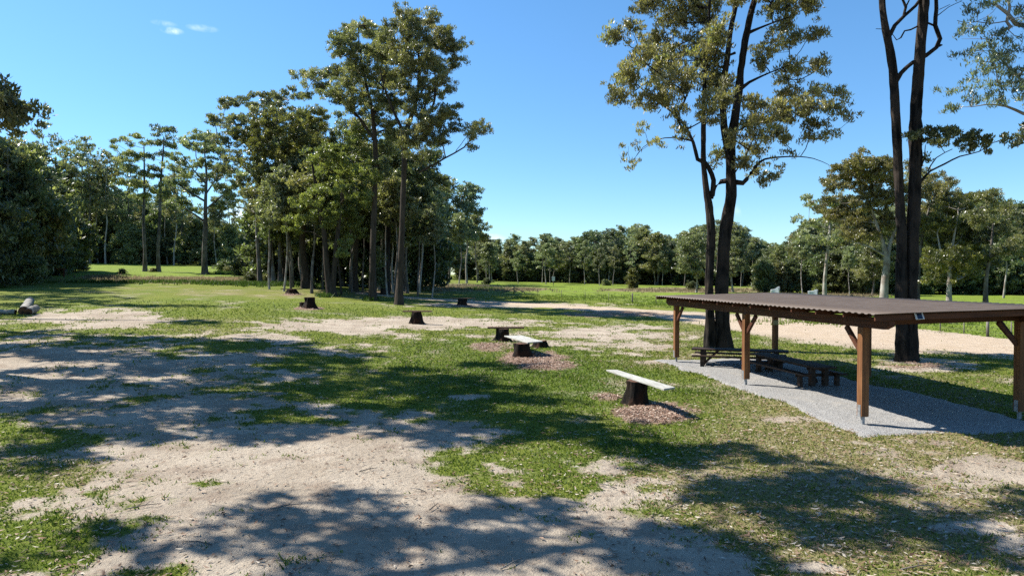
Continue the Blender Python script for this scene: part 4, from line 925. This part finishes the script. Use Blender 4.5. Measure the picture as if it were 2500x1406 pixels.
def shade_trees():
    C = []
    rng = random.Random(99)
    for cx, cy, rx, ry in SHB:
        p = at(cx, cy); a = at(cx - rx, cy); b = at(cx, cy - ry); c = at(cx, cy + ry)
        hw = abs(p.x - a.x); hd = abs(b.y - c.y) / 2
        H = 13.5
        while H < 34:
            q = (p.x - SH.x * H * SHL, p.y - SH.y * H * SHL)
            X, Yp = proj(q[0] + hw, q[1] + hd, p.z + H - 1.5)
            if X < -60 or Yp < -60: break
            H += .5
        H += rng.uniform(0, 1.5)
        C.append((q[0], q[1], p.z + H, hw, hd))
    bases = [(-25, 12.5), (-29, 33), (-44, 46), (-15.5, 8), (-62, 68), (-24, 26), (-37, 40)]
    groups = [[] for _ in bases]
    for c in C:
        ds = [math.hypot(c[0] - b[0], c[1] - b[1]) for b in bases]; groups[int(np.argmin(ds))].append(c)
    lbs = ['tall gum left of the clearing shading the foreground sand', 'tall gum whose leafy bough dips into view at the left edge', 'tall gum standing left beyond the silver logs', 'tall gum nearest the viewer on the left of the clearing', 'tall gum left of the far lawn, throwing shade on its edge', 'tall gum close behind the nearest left-hand gums', 'tall gum in the second rank left of the clearing']
    for i, (b, g) in enumerate(zip(bases, groups)):
        if not g: continue
        bz = gz(*b); zs = max(c[2] for c in g) - bz
        mx = np.mean([c[0] for c in g]) - b[0]; my = np.mean([c[1] for c in g]) - b[1]
        st = [(0, 0, -.2, .42), (mx * .08, my * .08, zs * .3, .36), (mx * .3, my * .3, zs * .6, .26), (mx * .7, my * .7, zs * .85, .14), (mx, my, zs, .06)]
        bl = [(c[0] - b[0], c[1] - b[1], c[2] - bz, max(.1, c[3] * 1.12 - .3), max(.1, c[4] * 1.1 - .3), .9, max(3, round(c[3] * c[4] * 2.6 + 1.2 * (c[3] + c[4])))) for c in g]
        if i == 1:
            for px, py, r in [(10, 225, .8), (40, 245, .8), (65, 275, .6), (20, 270, .8), (-20, 250, 1.2), (50, 290, .6), (-60, 260, 1.3), (10, 295, .5), (-120, 290, 1.5)]:
                q = at_depth(px, py, 38); bl.append((q.x - b[0], q.y - b[1], q.z - bz, r, r, .4, max(2, round(4 * r))))
        data = build_tree(200 + i, [st], bl, cr=.8, per=110, L=.34, W=.14, twig=.012, sides=14, attach=.35, step=.7, flare=.4, furrow=.08, spacing=.5)
        compose('gum_tree', lbs[i], 'tree', (b[0], b[1], bz), data, M['bark_grey'], M['leaf_grey'], 'gums left of the clearing')
shade_trees()


# ------------------------------------------------------------------ reeds and low plants (stuff)
def tufts(name, bands, n, h0, h1, w, mat, label, cat, spread=.5):
    xs = []; ys = []
    for cx, cy, rx, ry, k in bands:
        q = at_np(cx + rx * R0.normal(0, .5, int(n * k)), cy + ry * R0.normal(0, .5, int(n * k))); xs += list(q[:, 0]); ys += list(q[:, 1] + R0.uniform(-.6, .6, len(q)))
    x = np.repeat(np.array(xs), 7) + R0.normal(0, .22, len(xs) * 7); y = np.repeat(np.array(ys), 7) + R0.normal(0, .22, len(xs) * 7); m = len(x)
    z = terrain(x, y); h = R0.uniform(h0, h1, m); a = R0.uniform(0, 6.28, m); b = R0.uniform(0, 6.28, m); l = h * spread * R0.random(m)
    v = np.stack([np.stack([x - w * np.cos(a), y - w * np.sin(a), z], -1), np.stack([x + w * np.cos(a), y + w * np.sin(a), z], -1), np.stack([x + l * np.cos(b), y + l * np.sin(b), z + h], -1)], 1).reshape(-1, 3)
    me = mesh_np(name, v, np.arange(3 * m).reshape(-1, 3), mat, {'tone': np.repeat(np.clip(R0.normal(.5, .25, m), 0, 1), 3)})
    tag(obj_me(name, me), label, cat, None, 'stuff')
tufts('rushes', [(440, 684, 200, 6, 1), (260, 677, 60, 4, .2), (1100, 703, 120, 7, .8), (1250, 708, 90, 4, .4), (1700, 709, 240, 5, .8), (1960, 722, 200, 5, .5), (600, 687, 50, 6, .3)], 800, .15, .5, .05, M['reed'], 'brown rushes along the ditch and paddock edge', 'rushes')
tufts('ground_cover', [(690, 695, 110, 4, 1), (600, 694, 120, 2, .4), (560, 668, 50, 3, .3), (380, 690, 250, 1.5, .4), (800, 723, 20, 3, .1), (905, 733, 14, 2, .08), (1180, 706, 60, 3, .2)], 900, .2, .55, .07, M['cover'], 'low bright green plants at the edge of the grove', 'ground cover', 1.)
tufts('paddock_grass', [(1400, 727, 240, 8, 1), (1700, 742, 240, 10, 1.2), (2150, 785, 260, 10, 1.)], 700, .10, .28, .04, M['padd'], 'long green grass of the fenced paddock', 'grass', .8)


# ------------------------------------------------------------------ shelter
def L3(u, v, z): return Vector((V.x * v + U.x * u, V.y * v + U.y * u, z))
sh = thing('picnic_shelter', 'open timber picnic shelter with low brown corrugated roof on six posts', 'shelter', (P1.x, P1.y, P1.z))
ROT = Matrix(((V.x, U.x, 0), (V.y, U.y, 0), (0, 0, 1)))
shr = math.atan2(V.y, V.x); sh.rotation_euler = (0, 0, shr)
# local axes: x = across (V), y = along away (U)
BZ = 2.50; BH = .26
ps = [(0, 0), (0, SPAN / 2), (0, SPAN), (WID, 0), (WID, SPAN / 2), (WID, SPAN)]
for v, u in ps:
    g = gz(*(Vector((P1.x, P1.y)) + V * v + U * u)) - P1.z
    top = BZ + .10 * v / WID
    m = MB(); m.box((v, u, (g + .24 + top) / 2), (.2, .2, top - g - .24)); po = m.build('post', M['post'], sh, bevel=.008)
    st = MB(); st.box((v, u, g + .11), (.07, .07, .26)); st.box((v, u, g + .235), (.16, .16, .01)); st.box((v - .105, u, g + .38), (.008, .12, .3)); st.box((v + .105, u, g + .38), (.008, .12, .3)); st.build('post_bracket', M['steel'], po)
    # knee braces
    sg = [1, -1] if u == SPAN / 2 else ([1] if u == 0 else [-1])
    if u != SPAN / 2: sg = [1] if u == 0 else [-1]
    for s in sg:
        b = MB(); a0 = (v, u + s * .10, top - .62); a1 = (v, u + s * .68, top - .03); b.bar(a0, a1, .09, .12, (1, 0, 0) if False else (0, 0, 1)); b.build('brace', M['beamx'], sh, bevel=.005)
    b = MB(); sx = 1 if v == 0 else -1
    if v == 0 or u > 0: continue
    b.bar((v + sx * .1, u, top - .62), (v + sx * .68, u, top - .03), .07, .1); b.build('brace', M['beamx'], sh, bevel=.005)
for v in (0, WID):
    z0 = BZ + .10 * v / WID
    e0, e1 = -1.05, SPAN + 1.0
    pr = [(v, e0, z0 + BH), (v, e0, z0 + .10), (v, e0 + .22, z0), (v, e1 - .22, z0), (v, e1, z0 + .10), (v, e1, z0 + BH)]
    m = MB(); m.prism(pr, (-.075, 0, 0), (.075, 0, 0)); m.build('beam', M['beam'], sh, bevel=.006)
# cross beams over the posts
for u in (0, SPAN / 2, SPAN):
    m = MB(); m.bar((.08, u, BZ + .14), (WID - .08, u, BZ + .22), .14, .2); m.build('cross_beam', M['beamx'], sh, bevel=.005)
v0, v1 = -.55, WID + .55
zt = lambda v: BZ + BH + .12 + .10 * v / WID
NR = 13
for i in range(NR):
    u = -1.08 + (SPAN + 2.16) * i / (NR - 1)
    end = i in (0, NR - 1)
    m = MB(); h = .14 if i == 0 else .115; zz = -.002 - h / 2
    m.bar((v0 + .06 + (.0 if not end else 0), u, zt(v0) + zz), (v1 - .06, u, zt(v1) + zz), .05, h); m.build('fascia_board' if end else 'rafter', M['beamx'], sh, bevel=.004)
# roof sheets
us = np.arange(-1.25, SPAN + 1.26, .25 / 4); k = np.arange(len(us)) % 4
hz = np.where((k == 0), .026, np.where(k == 1, .026, 0.))
vs = np.linspace(v0, v1, 7)
UU, VV = np.meshgrid(us, vs); ZZ = zt(VV) + .012 + np.repeat(hz[None], len(vs), 0) + (vnoise(UU * .8, VV * 2, 5) - .5) * .012
rv = np.stack([VV, UU, ZZ], -1).reshape(-1, 3); nu = len(us)
i, j = np.meshgrid(np.arange(len(vs) - 1), np.arange(nu - 1), indexing='ij')
rf = np.stack([i * nu + j, (i + 1) * nu + j, (i + 1) * nu + j + 1, i * nu + j + 1], -1).reshape(-1, 4)
ro = obj_me('roof', mesh_np('roof', rv, rf, M['roof']), sh)
sm_ = ro.modifiers.new('thick', 'SOLIDIFY'); sm_.thickness = .003; sm_.offset = 1
# solar panel clipped on the front board, sensor box on the far post
m = MB(); pz = zt(.95) - .06
rot = Matrix.Rotation(math.radians(-25), 3, 'X') @ Matrix.Rotation(math.radians(-10), 3, 'Z')
m.box((.62, -1.16, pz), (.20, .02, .17), rot); so = m.build('solar_panel', M['white'], sh)
m = MB(); m.box((.62, -1.174, pz), (.12, .016, .14), rot); m.build('solar_cell', M['panel'], so)
m = MB(); g3 = BZ - .75; m.box((WID - .05, SPAN - .13, g3), (.22, .07, .2)); m.build('sensor_box', M['sensor'], sh, bevel=.01)

# gravel pad
def gravel():
    us = np.linspace(-2, SPAN + 2, 150); vs = np.linspace(-2, 6, 90)
    UU, VV = np.meshgrid(us, vs); X = P1.x + U.x * UU + V.x * VV; Y = P1.y + U.y * UU + V.y * VV
    e = padmask(X, Y); Z = terrain(X, Y) + np.clip(e * .35, -.12, .035) + (vnoise(X * 9, Y * 9, 3) - .5) * .012
    nu = len(us); i, j = np.meshgrid(np.arange(len(vs) - 1), np.arange(nu - 1), indexing='ij')
    f = np.stack([i * nu + j, i * nu + j + 1, (i + 1) * nu + j + 1, (i + 1) * nu + j], -1).reshape(-1, 4)
    ee = e.ravel()[f].max(1) > -.15; f = f[ee]
    n = NT('crushed_rock'); tc = n.n('ShaderNodeTexCoord').outputs['Object']
    vo = n.n('ShaderNodeTexVoronoi', {'Vector': tc, 'Scale': 38.})
    c = n.n('ShaderNodeSeparateColor', {0: vo.outputs['Color']}).outputs[0]
    col = n.mix(c, (.205, .20, .19), (.455, .445, .425)); col = n.mix(n.map(n.noise(tc, 1.2, 5), .5, .7, 0, .5), col, (.42, .39, .34))
    col = n.mix(n.map(n.noise(tc, 14, 4, .7), .6, .72, 0, .6), col, (.20, .14, .09))
    mat = n.done(n.principled(col, .9, n.bump(n.math('ADD', vo.outputs['Distance'], n.noise(tc, 20, 3)), .8, .03), .2))
    o = obj_me('gravel_path', mesh_np('gravel_path', np.stack([X.ravel(), Y.ravel(), Z.ravel()], -1), f, mat, None, True)); tag(o, 'grey crushed-rock pad under and beside the shelter', None, None, 'structure')
gravel()

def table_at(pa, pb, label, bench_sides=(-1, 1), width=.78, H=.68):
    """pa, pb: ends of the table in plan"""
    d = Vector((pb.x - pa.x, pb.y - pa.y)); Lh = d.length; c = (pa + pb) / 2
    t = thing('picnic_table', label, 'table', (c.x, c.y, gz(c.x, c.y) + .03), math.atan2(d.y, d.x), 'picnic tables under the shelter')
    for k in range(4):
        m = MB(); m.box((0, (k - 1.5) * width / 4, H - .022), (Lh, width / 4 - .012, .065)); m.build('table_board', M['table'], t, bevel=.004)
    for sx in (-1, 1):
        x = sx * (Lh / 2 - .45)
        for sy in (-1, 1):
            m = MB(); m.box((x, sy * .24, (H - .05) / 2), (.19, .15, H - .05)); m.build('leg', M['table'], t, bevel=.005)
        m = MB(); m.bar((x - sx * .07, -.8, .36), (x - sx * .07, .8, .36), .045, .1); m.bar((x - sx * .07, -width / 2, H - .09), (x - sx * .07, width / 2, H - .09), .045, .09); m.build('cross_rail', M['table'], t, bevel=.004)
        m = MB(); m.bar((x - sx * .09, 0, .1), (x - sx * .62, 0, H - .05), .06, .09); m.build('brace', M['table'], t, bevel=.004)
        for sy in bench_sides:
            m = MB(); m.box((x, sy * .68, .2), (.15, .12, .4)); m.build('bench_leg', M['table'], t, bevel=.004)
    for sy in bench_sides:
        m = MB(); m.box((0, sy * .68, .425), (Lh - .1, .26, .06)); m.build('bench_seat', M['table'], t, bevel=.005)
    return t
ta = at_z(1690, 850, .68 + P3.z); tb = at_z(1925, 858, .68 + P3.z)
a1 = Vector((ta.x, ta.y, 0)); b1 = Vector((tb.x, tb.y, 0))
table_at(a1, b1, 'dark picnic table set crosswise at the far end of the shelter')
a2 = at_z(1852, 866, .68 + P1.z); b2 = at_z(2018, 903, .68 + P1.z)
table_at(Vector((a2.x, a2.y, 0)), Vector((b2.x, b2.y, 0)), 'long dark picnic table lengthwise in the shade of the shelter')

# ------------------------------------------------------------------ stump seats
def stump_geo(r0, r1, h, seed, n=28):
    P = []; k = 12
    for i in range(k): t = i / (k - 1); P.append((0, 0, -.12 + (h + .12) * t, r0 + (r1 - r0) * t))
    P = np.array(P)
    v, f = tube_np(P[:, :3], P[:, 3], n, .5, seed, 0)
    z = v[:, 2]; fl = 1 + .55 * np.exp(-(z + .0) / .13) * (.55 + .45 * np.sin(np.arctan2(v[:, 1], v[:, 0]) * 5 + seed)) * (z < .5)
    v[:, 0] *= fl; v[:, 1] *= fl
    return v, f
def stump(parent, name, r0, r1, h, seed, mat=None):
    v, f = stump_geo(r0, r1, h, seed)
    o = obj_me(name, mesh_np(name, v, f, mat or M['stump'], None, True), parent)
    top = v[-28:]; c = top.mean(0); tv = np.vstack([top, c[None] + [0, 0, .012]])
    tf = np.array([[i, (i + 1) % 28, 28] for i in range(28)])
    obj_me('cut_top', mesh_np('cut_top', tv, tf, M['stump_top']), o)
    return o
def bench(base, r0, r1, h, label, corners=None, halfw=None, rz=0, seed=1, plank='plank_brown', wid=.28, dx=0, tilt=0):
    p = at(*base) if not isinstance(base, Vector) else base
    t = thing('stump_seat', label, 'bench', p, 0, 'plank seats on tree stumps')
    stump(t, 'stump', r0, r1, h, seed)
    m = MB(); z = h + .035
    if corners:
        q = [at_z(cx, cy, p.z + z + .0) - p for cx, cy in corners]
        for a in q: a.z = z
        L_ = (q[0] + q[1]) / 2; R_ = (q[2] + q[3]) / 2
        m.prism([(a.x, a.y, a.z) for a in q], (0, 0, -.025), (0, 0, .025))
    else:
        M3 = Matrix.Rotation(rz, 3, 'Z') @ Matrix.Rotation(tilt, 3, 'Y')
        z = h + .045; m.box((dx, 0, z), (halfw * 2, wid + .14, .085), M3)
    m.build('plank', M[plank], t, bevel=.006)
    return t
bench((1553, 988), .34, .29, .70, 'white plank seat on a charred stump nearest the camera, beside the gravel pad', [(1480, 904), (1506, 904), (1648, 947), (1621, 951)], seed=2, plank='plank_white')
bench((1277, 874), .34, .33, .66, 'broad white plank seat on a black stump, middle of the bark-chip mound', [(1231, 820.5), (1274, 819.5), (1325, 834), (1288, 837)], seed=3, plank='plank_white')
bench((1228, 832), .42, .36, .68, 'brown plank seat on a flared black stump at the back of the bark-chip mound', halfw=1.0, seed=4, rz=.03, dx=.15, wid=.3)
bench((1017, 790), .40, .33, .80, 'brown plank seat on a black stump on the bare sandy strip', halfw=.98, seed=5, dx=.06)
bench((1130, 746), .46, .36, .70, 'brown plank seat on a stump right of the grove, at the edge of tree shade', halfw=1.25, seed=6, rz=-.05)
p = bench((712, 718), .55, .45, .52, 'farthest plank seat, low stump on the lawn left of the grove', halfw=1.15, seed=7, rz=.05)
p = at(756, 754); t = thing('tree_stump', 'tall bare cut stump on the lawn left of the grove, no plank', 'stump', p); stump(t, 'bark', .52, .42, .95, 9)
p = at(739, 751); t = thing('tree_stump', 'short block of stump touching the tall bare one', 'stump', p); stump(t, 'bark', .24, .23, .45, 10)
p = at(1318, 848); t = thing('tree_stump', 'low weathered stump just behind the broad white plank seat', 'stump', p); stump(t, 'bark', .34, .27, .34, 11)
# ------------------------------------------------------------------ logs
def log(a, b, r, label, seed, end=0):
    a = Vector(a); b = Vector(b); n = 14; P = []
    for i in range(n): q = a.lerp(b, i / (n - 1)); P.append((q.x - a.x, q.y - a.y, q.z - a.z + .02 * math.sin(i * 1.7), r * (1 + .06 * math.sin(i * 2.1 + seed))))
    P = np.array(P); v, f = tube_np(P[:, :3], P[:, 3], 18, .16, seed)
    t = thing('fallen_log', label, 'log', a, 0, 'logs lying on the left')
    o = obj_me('bark', mesh_np('bark', v, f, M['log'], None, True), t)
    for ring, nm in ((v[:18], 0), (v[-18:], 1)):
        tv = np.vstack([ring, ring.mean(0)[None]]); obj_me('cut_end', mesh_np('cut_end', tv, np.array([[i, (i + 1) % 18, 18] for i in range(18)]), M['stump_top']), o)
a = at(58, 768); b = at(74, 742); log(a + Vector((0, 0, .24)), b + Vector((0, 0, .26)), .29, 'thick silver-grey log lying end-on at the left edge', 3)
a = at(-60, 767); b = at(38, 767); log(a + Vector((0, 0, .14)), b + Vector((0, 0, .15)), .16, 'thinner pale log butting against the thick one at the left edge', 4)
a = at(70, 768); b = at(88, 764); log(a + Vector((0, 0, .2)), b + Vector((0, 0, .3)), .24, 'short dark log stub beside the thick log', 5)
# rail bench far left
p = at(136, 676); t = thing('rail_bench', 'low dark timber rail on two posts in the shade at far left', 'bench', p)
mp = p.y / F
for s in (-1, 1):
    m = MB(); m.box((s * 20 * mp, 0, .55), (.2, .16, 1.2)); m.build('leg', M['beam'], t, bevel=.01)
m = MB(); m.box((0, 0, 1.18), (46 * mp, .3, .14)); m.build('rail', M['beamx'], t, bevel=.01)

# ------------------------------------------------------------------ fence
def fence():
    t = thing('wire_fence', 'thin wire paddock fence with scattered timber posts beyond the sandy track', 'fence', (0, 0, 0))
    pts = []
    for i in range(26):
        px = 1255 + (2700 - 1255) * i / 25; py = np.interp(px, [q[0] for q in FENCE], [q[1] for q in FENCE])
        pts.append(at(px, float(py)))
    w = MB()
    for i, p in enumerate(pts):
        m = MB(); r = .035 if i % 5 else .09; h = 1.05 if i % 5 else 1.2
        m.tube([(p.x, p.y, p.z - .2), (p.x, p.y, p.z + h)], [r, r * .9], 7); m.build('fence_post', M['old'], t)
        if i:
            q = pts[i - 1]
            for hh in (.3, .6, .95): w.tube([(q.x, q.y, q.z + hh), (p.x, p.y, p.z + hh)], [.006, .006], 4)
    w.build('wires', M['wire'], t)
    p = pts[0]; m = MB(); m.tube([p + Vector((.0, 0, 1.)), p + Vector((1.7, .3, .1))], [.06, .06], 7); m.build('strainer_brace', M['old'], t)
    m = MB(); m.tube([p + Vector((-.1, 0, .75)), p + Vector((-2.2, .4, .05))], [.06, .06], 7); m.build('strainer_brace', M['old'], t)
fence()

# ------------------------------------------------------------------ flags, sign
def flag(px, py, zt_, label, sgn, seed):
    p = at(px, py); h = zt_
    t = thing('marker_flag', label, 'flag', p, 0, 'white flags beyond the shelter')
    m = MB(); m.tube([(0, 0, -.2), (.02, 0, h * .6), (.0, 0, h)], [.022, .018, .012], 7); m.build('pole', M['pole'], t)
    nx, nz = 12, 10; v = []; f = []
    for i in range(nx):
        for j in range(nz):
            a = i / (nx - 1); b = j / (nz - 1)
            zz = h - .02 - b * .95 * (1 - .45 * a) - a * .38 * (1 if seed == 1 else .5)
            v.append((-a * .95 * sgn, .1 * math.sin(a * 6 + seed + b), zz + .03 * math.sin(a * 8)))
    for i in range(nx - 1):
        for j in range(nz - 1): f.append((i * nz + j, (i + 1) * nz + j, (i + 1) * nz + j + 1, i * nz + j + 1))
    me = mesh_np('cloth', np.array(v), np.array(f), M['cloth'], None, True); o = obj_me('cloth', me, t)
    s = o.modifiers.new('t', 'SOLIDIFY'); s.thickness = .006
def ztop(px, py, ytop): p = at(px, py); return at_depth(px, ytop, p.y).z - p.z
flag(1903, 752, ztop(1903, 752, 699), 'white marker flag, the larger one peeking over the shelter roof', 1, 1)
flag(1996, 760, ztop(1996, 760, 706), 'white marker flag, the smaller tattered one right of the other', 1, 2)
p = at(1351, 698); t = thing('paddock_sign', 'small white board on a post in the far paddock', 'sign', p)
m = MB(); m.box((0, 0, .8), (.12, .1, 1.7)); m.build('post', M['old'], t)
m = MB(); m.box((0, -.08, 1.65), (.7, .04, 1.0)); m.build('board', M['white'], t, bevel=.01)

# ------------------------------------------------------------------ twigs
tw = MB()
rngt = random.Random(4)
twigs = [(1648, 1238, .5), (800, 1365, .4), (1060, 1240, .35), (700, 1240, .5), (2240, 1390, .5), (1900, 1110, .4), (480, 1330, .5), (1020, 1200, .4), (1480, 1190, .45), (900, 1150, .4), (2350, 1200, .5), (1250, 1380, .45), (350, 1240, .5)]
for i, (px, py, l) in enumerate(twigs):
    p = at(px, py); a = rngt.uniform(0, 3.14); d = Vector((math.cos(a), math.sin(a), 0))
    m = MB(); m.tube([p + Vector((0, 0, .03)) - d * l / 2, p + Vector((.02, .01, .05)), p + Vector((0, 0, .035)) + d * l / 2], [.009, .008, .004], 6)
    m.tube([p + Vector((.02, .01, .045)), p + Vector((.02, .01, .07)) + Vector((-d.y, d.x, 0)) * l * .25 + d * .1], [.006, .003], 5)
    o = m.build('fallen_twig', M['bark_grey']); tag(o, 'small dry fallen twig lying on the sandy ground', 'twig', 'fallen twigs on the ground')

# ------------------------------------------------------------------ camera, sun, sky
cam = bpy.data.cameras.new('camera'); co = bpy.data.objects.new('camera', cam); link(co)
co.location = (0, 0, CAMH); co.rotation_euler = (math.pi / 2 - PITCH, 0, 0)
cam.sensor_width = 36; cam.lens = F / 2500 * 36; cam.clip_end = 4000; cam.clip_start = .1
scene.camera = co
sd = bpy.data.lights.new('sun', 'SUN'); sd.energy = 5.0; sd.angle = math.radians(.53); sd.color = (1, .95, .87)
so_ = bpy.data.objects.new('sun', sd); link(so_)
dirv = Vector((SH.x * math.cos(SUN_EL), SH.y * math.cos(SUN_EL), -math.sin(SUN_EL)))
so_.rotation_euler = dirv.to_track_quat('-Z', 'Y').to_euler(); so_.location = (0, 0, 60)
w = bpy.data.worlds.new('World'); scene.world = w; w.use_nodes = True
nt = w.node_tree; nt.nodes.clear()
def wn(t, **k):
    n = nt.nodes.new(t)
    for a, b in k.items(): setattr(n, a, b)
    return n
out = wn('ShaderNodeOutputWorld'); bg = wn('ShaderNodeBackground'); sky = wn('ShaderNodeTexSky')
sky.sky_type = 'NISHITA'; sky.sun_disc = False; sky.sun_elevation = SUN_EL
sky.sun_rotation = math.atan2(-SH.x, -SH.y)
sky.altitude = 50; sky.air_density = 1.0; sky.dust_density = .1; sky.ozone_density = 2.4
bg.inputs[1].default_value = .086
tc = wn('ShaderNodeTexCoord')
hs = wn('ShaderNodeHueSaturation'); hs.inputs['Saturation'].default_value = 1.24; nt.links.new(sky.outputs[0], hs.inputs['Color']); 
sx = wn('ShaderNodeSeparateXYZ'); nt.links.new(tc.outputs['Generated'], sx.inputs[0])
mr = wn('ShaderNodeMapRange'); mr.inputs['From Max'].default_value = .42; mr.interpolation_type = 'SMOOTHSTEP'; nt.links.new(sx.outputs['Z'], mr.inputs['Value'])
tm = wn('ShaderNodeMix', data_type='RGBA'); tm.inputs[6].default_value = (.62, .80, .95, 1); tm.inputs[7].default_value = (1.02, 1.04, 1.03, 1); nt.links.new(mr.outputs[0], tm.inputs[0])
mm = wn('ShaderNodeMix', data_type='RGBA', blend_type='MULTIPLY'); mm.inputs[0].default_value = 1; nt.links.new(hs.outputs[0], mm.inputs[6]); nt.links.new(tm.outputs[2], mm.inputs[7]); prev = mm.outputs[2]
def wmath(op, a, b=0.):
    n = wn('ShaderNodeMath', operation=op)
    for i, v in enumerate((a, b)):
        if isinstance(v, (int, float)): n.inputs[i].default_value = v
        else: nt.links.new(v, n.inputs[i])
    return n.outputs[0]
noi = wn('ShaderNodeTexNoise'); nt.links.new(tc.outputs['Generated'], noi.inputs['Vector']); noi.inputs['Scale'].default_value = 60; noi.inputs['Detail'].default_value = 6
tot = None
for px, py, rx, ry, s in [(420, 76, 18, 6, .6), (400, 58, 20, 5, .22), (495, 70, 26, 6, .3), (1195, 590, 40, 16, .6), (590, 530, 40, 30, .55), (1800, 515, 40, 12, .12)]:
    d = ray(px, py).normalized()
    sub = wn('ShaderNodeVectorMath', operation='SUBTRACT'); nt.links.new(tc.outputs['Generated'], sub.inputs[0]); sub.inputs[1].default_value = d
    sc = wn('ShaderNodeVectorMath', operation='MULTIPLY'); nt.links.new(sub.outputs[0], sc.inputs[0]); sc.inputs[1].default_value = (F / rx, F / rx, F / ry)
    le = wn('ShaderNodeVectorMath', operation='LENGTH'); nt.links.new(sc.outputs[0], le.inputs[0])
    v = wmath('SUBTRACT', 1.35, le.outputs['Value']); v = wmath('MAXIMUM', v, 0.)
    v = wmath('MULTIPLY', v, wmath('MAXIMUM', wmath('MULTIPLY', wmath('SUBTRACT', noi.outputs['Fac'], .38), 4.5), 0.)); v = wmath('MINIMUM', wmath('MULTIPLY', v, s), s)
    tot = v if tot is None else wmath('MAXIMUM', tot, v)
mx = wn('ShaderNodeMix', data_type='RGBA'); nt.links.new(tot, mx.inputs[0]); nt.links.new(prev, mx.inputs[6]); mx.inputs[7].default_value = (8.5, 9., 9.6, 1)
nt.links.new(mx.outputs[2], bg.inputs[0]); nt.links.new(bg.outputs[0], out.inputs[0])
vs_ = scene.view_settings; vs_.view_transform = 'Standard'; vs_.look = 'None'; vs_.exposure = 1.17; vs_.gamma = 1
cy = scene.cycles; cy.max_bounces = 5; cy.diffuse_bounces = 3; cy.glossy_bounces = 2; cy.transmission_bounces = 3; cy.transparent_max_bounces = 4; cy.caustics_reflective = False; cy.caustics_refractive = False
cy.use_denoising = False; cy.sample_clamp_indirect = 5
tot_f = sum(len(m.polygons) for m in bpy.data.meshes); print('faces', tot_f, 'objects', len(scene.objects))
